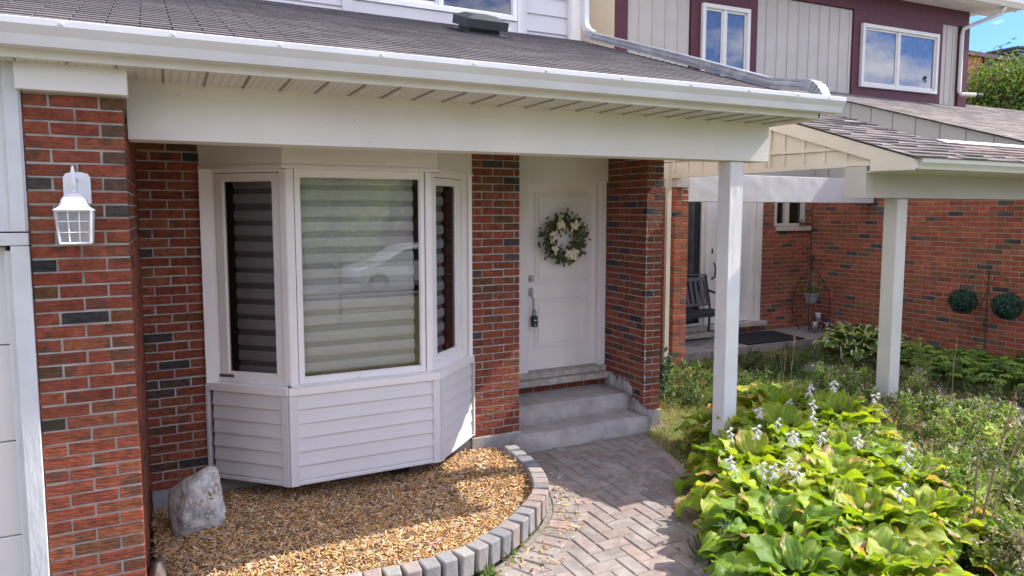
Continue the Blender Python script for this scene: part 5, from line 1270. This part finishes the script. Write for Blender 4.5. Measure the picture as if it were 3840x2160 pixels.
stalk_plant(4.62, 5.75, -2.0, .62, 150, .06, GR + [(.3, .36, .32)], 'climbing_plant', 'leafy vine with pale leaves climbing between the brick pier and cream corner board', nst=3, w=.05, wd=.035)
stalk_plant(7.05, 4.55, -1.95, .62, 150, .045, [(.14, .2, .05), (.3, .3, .1), (.2, .25, .07)], 'goldenrod', 'tall goldenrod stalk just right of the second white post', w=.03)
stalk_plant(6.9, 4.35, -1.95, .42, 120, .03, [(.26, .22, .10), (.2, .2, .08)], 'seed_weed', 'brown seeded weed in front of the goldenrod stalk', w=.03, nst=2)
stalk_plant(6.35, 5.9, -1.95, .38, 130, .03, [(.24, .2, .10), (.2, .2, .09), (.12, .15, .05)], 'seed_weed', 'straw coloured seeded weed in front of the porch slab', w=.05, nst=3)
stalk_plant(8.6, 6.2, -1.93, .80, 26, .02, [(.3, .22, .12), (.2, .12, .06)], 'dry_flower_stems', 'thin dry flower stems rising above the variegated hosta', nst=5, w=.01)
q = random.Random(2)
for i, (x, y, h, lx, ly, lab) in enumerate(((4.18, 2.30, 1.0, .42, .05, 'longest dry grass stalk leaning right over the ground cover'), (4.10, 2.25, .80, .16, .1, 'nearly upright dark dry stalk among the hostas'), (4.3, 2.35, .88, .34, -.05, 'dry stalk with a split seed head beside the longest one'), (4.5, 2.1, .9, .5, .1, 'dry stalk leaning toward the right edge of the yard'), (4.35, 2.05, .75, .25, .0, 'short dry stalk nearest the bottom right corner'), (4.75, 2.3, .85, .35, .15, 'thin dry stalk with fluffy tip near the right edge'))):
    z = float(ground(x, y)); o = empty('dry_stalk', (x, y, z), lab, 'dry stalk', 'dry stalks leaning over the hostas'); mb = MB(); mb.col = q.choice([(.16, .11, .06), (.10, .10, .05), (.24, .17, .09)])
    pts = [(x + lx * t ** 1.3, y + ly * t, z + h * t) for t in (0, .2, .4, .6, .8, 1)]; mb.tube(pts, [.009, .008, .007, .006, .0045, .003], 5)
    for k in range(3): a = pts[4 if k else 5]; mb.tube([a, (a[0] + q.uniform(-.03, .06), a[1] + q.uniform(-.04, .04), a[2] + q.uniform(.03, .09))], [.002, .001], 4)
    mb.build('stem', M_stem, o)
    t_ = pts[5]; P = np.array([(t_[0] + q.gauss(0, .008), t_[1] + q.gauss(0, .008), t_[2] + q.uniform(-.07, .03)) for _ in range(40)]); leafcloud('seed_head', P, .016, .007, [(.30, .2, .11), (.22, .14, .08), (.38, .28, .17)], M_stem, o, up=.5)
for i, (x, y, h, lab) in enumerate(((5.15, 4.62, .78, 'bare forked stalk rising from the back hosta, nearer the porch post'), (5.35, 4.70, .88, 'bare forked stalk rising from the back hosta, farther from the porch post'), (6.75, 4.0, .72, 'thin dry reed standing before the second white post'), (7.6, 3.2, .74, 'thin dry reed with fuzzy tip at the right edge'), (7.15, 3.3, .62, 'short dry reed between the slabs and the ground cover'))):
    z = float(ground(x, y)); o = empty('dry_reed', (x, y, z), lab, 'dry stalk', 'dry reeds standing in the weeds'); mb = MB(); mb.col = (.34, .24, .14)
    mb.tube([(x, y, z), (x + .01, y, z + h * .6), (x + .04, y, z + h)], [.004, .003, .002], 5); mb.tube([(x + .012, y, z + h * .62), (x - .03, y, z + h * .95)], [.003, .0015], 4); mb.build('stem', M_stem, o)
    P = np.array([(x + .035 + q.gauss(0, .006), y + q.gauss(0, .006), z + h + q.uniform(-.07, .02)) for _ in range(36)]); leafcloud('seed_head', P, .015, .006, [(.42, .28, .15), (.32, .2, .1)], M_stem, o, up=.6)

for (x, y, lab) in ((4.35, 2.22, 'clump of arching strap leaves at the bottom right corner'), (4.75, 2.62, 'second clump of arching strap leaves, farther back among the ground cover')):
    z = float(ground(x, y)); o = empty('strap_leaf_plant', (x, y, z), lab, 'plant', 'strap leaved clumps in the ground cover'); mb = MB()
    for i in range(46):
        a = q.random() * 6.28; L_ = q.uniform(.28, .48); el = q.uniform(.9, 1.35); w_ = q.uniform(.008, .014); k_ = q.uniform(.8, 1.2); mb.col = (.22 * k_, .33 * k_, .05); p = Vector((x + q.gauss(0, .04), y + q.gauss(0, .04), z)); sd_ = Vector((-math.sin(a), math.cos(a), 0)); prev = None
        for t in range(7):
            ww_ = w_ * (1 - (t / 6) ** 2) + .0008; cur = (p - sd_ * ww_, p + sd_ * ww_)
            if prev: mb.face([prev[0], prev[1], cur[1], cur[0]])
            prev = cur; p = p + (Vector((math.cos(a), math.sin(a), 0)) * math.cos(el) + Vector((0, 0, math.sin(el)))) * L_ / 6; el -= .33
    mb.build('leaves', M_leaf2, o)
# ------------------------------------------------------------------ background: cedar, orange house
def tree(name, x, y, base, hgt, r, n, cols, label, trunk=.12, ln=.16, wd=.06, lo=.15, group=None, nb_=40, seed=1, conic=.0):
    q = random.Random(seed); rg = np.random.default_rng(seed); o = empty(name, (x, y, base), label, 'tree', group); mb = MB()
    mb.tube([(x, y, base - .3), (x + .03, y, base + hgt * .4), (x, y + .05, base + hgt * .9)], [trunk, trunk * .7, trunk * .15], 8)
    cen = []
    for i in range(nb_):
        t = lo + (1 - lo) * q.random() ** .8; a = q.random() * 6.28; rr = r * (1 - conic * t) * math.sin(math.pi * min(1, .18 + .78 * t)) ** .6 * q.uniform(.35, 1.0)
        c = (x + rr * math.cos(a), y + rr * math.sin(a), base + hgt * t); cen.append(c)
        if i % 2 == 0: mb.tube([(x, y, base + hgt * max(.1, t - .12)), ((x + c[0]) / 2, (y + c[1]) / 2, base + hgt * (t - .03)), c], [trunk * .25, trunk * .15, .006], 5)
    mb.build('trunk', M_bark, o)
    cen = np.array(cen); idx = rg.integers(0, len(cen), n); P = cen[idx] + rg.normal(size=(n, 3)) * np.array([r * .17, r * .17, hgt * .05])
    leafcloud('crown', P, ln, wd, cols, M_leaf2, o, up=.4); return o
tree('cedar_tree', 18.7, 10.1, -2, 5.25, 2.6, 56000, [(.14, .23, .03), (.10, .17, .025), (.06, .11, .02), (.20, .28, .04), (.03, .06, .015), (.16, .11, .06)], 'bright green cedar tree rising behind the neighbouring roof', ln=.13, wd=.035, nb_=150, seed=5, conic=.35)
fh = empty('orange_building', (32, 18, -2), 'flat roofed orange building beyond the cedar tree', 'building')
mb = MB(); mb.box(24, 44, 18, 26, -2.3, 6.45); mb.build('wall', M_orange, fh)
mb = MB(); mb.box(23.9, 44.1, 17.85, 26.1, 6.45, 6.62); mb.build('roof', mat('roof_edge', (.12, .08, .075), .8), fh)
mb = MB(); mb.box(31.2, 38, 17.9, 18, 5.5, 6.4); mb.build('fascia_band', mat('brown_band', (.10, .055, .05), .8), fh)
vt = MB()
for k in range(5): vt.box(34.2 - .03 * (k % 2), 35.8 + .03 * (k % 2), 18.2, 19.6, 6.66 + k * .14, 6.75 + k * .14)
vt.box(34.35, 35.65, 18.35, 19.45, 6.62, 7.25); vt.build('louvred_vent', M_creamw2, fh)

# ------------------------------------------------------------------ across the street (seen only as reflections)
car = empty('parked_car', (7.4, -12.6, -2.62), 'white parked car across the front lawn, mirrored in the bay window', 'car')
mb = MB(); z = -2.62; X0 = 5.2
side = [(0, .45), (.05, .75), (.9, .95), (1.7, 1.42), (2.2, 1.52), (3.5, 1.5), (4.3, 1.05), (4.45, .9), (4.45, .4), (3.9, .32), (.3, .32)]
mb.prism(side, (X0, -13.4, z), (1, 0, 0), (0, 0, 1), (0, 1.75, 0)); mb.build('body', M_paint, car, bevel=.06)
mb = MB(); mb.prism([(1.05, 1.0), (1.75, 1.38), (3.4, 1.42), (3.95, 1.05)], (X0, -11.64, z), (1, 0, 0), (0, 0, 1), (0, .01, 0)); mb.prism([(1.05, 1.0), (1.75, 1.38), (3.4, 1.42), (3.95, 1.05)], (X0, -13.41, z), (1, 0, 0), (0, 0, 1), (0, -.01, 0)); mb.build('side_window', M_cargl, car)
for wx in (.85, 3.55):
    for wy in (-11.72, -13.28):
        mb = MB(); mb.tube([(X0 + wx, wy - .11, z + .33), (X0 + wx, wy + .11, z + .33)], .33, 24); w_ = mb.build('wheel', M_tyre, car)
        mb = MB(); yy = wy + (.115 if wy > -12.5 else -.115); mb.tube([(X0 + wx, yy - .004, z + .33), (X0 + wx, yy + .004, z + .33)], .21, 20); mb.build('rim', M_nickel, w_)
tree('young_tree', 3.1, -3.9, float(ground(3.1, -3.9)), 5.6, 1.15, 9000, [(.28, .38, .10), (.20, .30, .07), (.36, .44, .14)], 'slender young tree on the front lawn, mirrored in the bay window', trunk=.05, ln=.11, wd=.05, lo=.2, nb_=36, seed=8)
for i, (x, y, h, r) in enumerate(((-8, -24, 9, 3.4), (1, -26, 11, 4), (9, -25, 10, 3.8), (17, -24, 9, 3.6))):
    tree('street_tree', x, y, -2.7, h, r, 7000, [(.05, .09, .02), (.08, .13, .03), (.04, .07, .015)], ('first', 'second', 'third', 'fourth')[i] + ' big tree across the street, counting from the garage side', trunk=.22, ln=.42, wd=.24, lo=.2, group='trees across the street', nb_=60, seed=20 + i)
oh = empty('facing_house', (5, -32, -2.6), 'brick house across the street behind the trees', 'house')
mb = MB(); mb.box(-12, 22, -36, -30, -2.7, 3.6); mb.build('wall', mat('far_brick', (.22, .13, .10), .9, .1), oh)
mb = MB(); mb.mesh([(-12.5, -29.5, 3.6), (22.5, -29.5, 3.6), (22.5, -33, 5.6), (-12.5, -33, 5.6), (22.5, -36.5, 3.6), (-12.5, -36.5, 3.6)], [(0, 1, 2, 3), (3, 2, 4, 5), (0, 3, 5), (1, 4, 2)]); mb.build('roof', mat('far_roof', (.10, .09, .09), .9), oh)

# ------------------------------------------------------------------ lift everything so the walkway is at z = 0
for o in list(C.objects):
    if o.parent is None: o.location.z += H_CAM
# materials use object coordinates, so the lift does not move any pattern

# ------------------------------------------------------------------ light, sky, camera
sd = Vector((1.03, -.14, 1.0)).normalized()
elev = math.asin(sd.z); az = math.atan2(sd.x, sd.y)      # clockwise from +Y
sun = bpy.data.lights.new('sun', 'SUN'); sun.energy = 2.1; sun.angle = R(.5); sun.color = (1, .95, .86)
so = bpy.data.objects.new('sun', sun); C.objects.link(so); so.rotation_euler = sd.to_track_quat('Z', 'Y').to_euler()
W = bpy.data.worlds.new('World'); S.world = W; W.use_nodes = True; N = W.node_tree.nodes; L = W.node_tree.links
bg = N['Background']; sky = N.new('ShaderNodeTexSky'); sky.sky_type = 'NISHITA'; sky.sun_disc = False; sky.sun_elevation = elev; sky.sun_rotation = az; sky.air_density = 1.0; sky.dust_density = .6; sky.ozone_density = 1.2
tc = N.new('ShaderNodeTexCoord'); mp = N.new('ShaderNodeMapping'); mp.inputs['Scale'].default_value = (1, 1, 2.6); mp.inputs['Location'].default_value = (.9, .55, .2); L.new(tc.outputs['Generated'], mp.inputs[0])
nz = N.new('ShaderNodeTexNoise'); nz.inputs['Scale'].default_value = 4.2; nz.inputs['Detail'].default_value = 9; nz.inputs['Roughness'].default_value = .58; L.new(mp.outputs[0], nz.inputs['Vector'])
mr = N.new('ShaderNodeMapRange'); mr.inputs[1].default_value = .44; mr.inputs[2].default_value = .60; L.new(nz.outputs[0], mr.inputs[0])
mx = N.new('ShaderNodeMix'); mx.data_type = 'RGBA'; L.new(mr.outputs[0], mx.inputs[0]); vm = N.new('ShaderNodeVectorMath'); vm.operation = 'MULTIPLY'; vm.inputs[1].default_value = (.15, .235, .48); L.new(sky.outputs[0], vm.inputs[0]); L.new(vm.outputs[0], mx.inputs[6]); mx.inputs[7].default_value = (6.3, 5.9, 5.6, 1)
L.new(mx.outputs[2], bg.inputs[0]); bg.inputs[1].default_value = .15

cam = bpy.data.cameras.new('camera'); co = bpy.data.objects.new('camera', cam); C.objects.link(co); S.camera = co
TH = R(26.5); PH = math.atan(155 / 1746.)
r_ = Vector((math.cos(TH), -math.sin(TH), 0)); f_ = Vector((math.sin(TH) * math.cos(PH), math.cos(TH) * math.cos(PH), -math.sin(PH))); u_ = r_.cross(f_)
M = Matrix((r_, u_, -f_)).transposed().to_4x4(); M.translation = (0, 0, H_CAM); co.matrix_world = M
cam.sensor_width = 36; cam.lens = 1746 / 2576 * 36; cam.shift_y = -38.5 / 2576; cam.clip_end = 1500; cam.clip_start = .05
S.render.engine = 'CYCLES'; S.view_settings.view_transform = 'Standard'; S.view_settings.look = 'None'; S.view_settings.gamma = 1; S.view_settings.exposure = 2.0
S.cycles.max_bounces = 8; S.cycles.transparent_max_bounces = 12; S.cycles.use_denoising = True
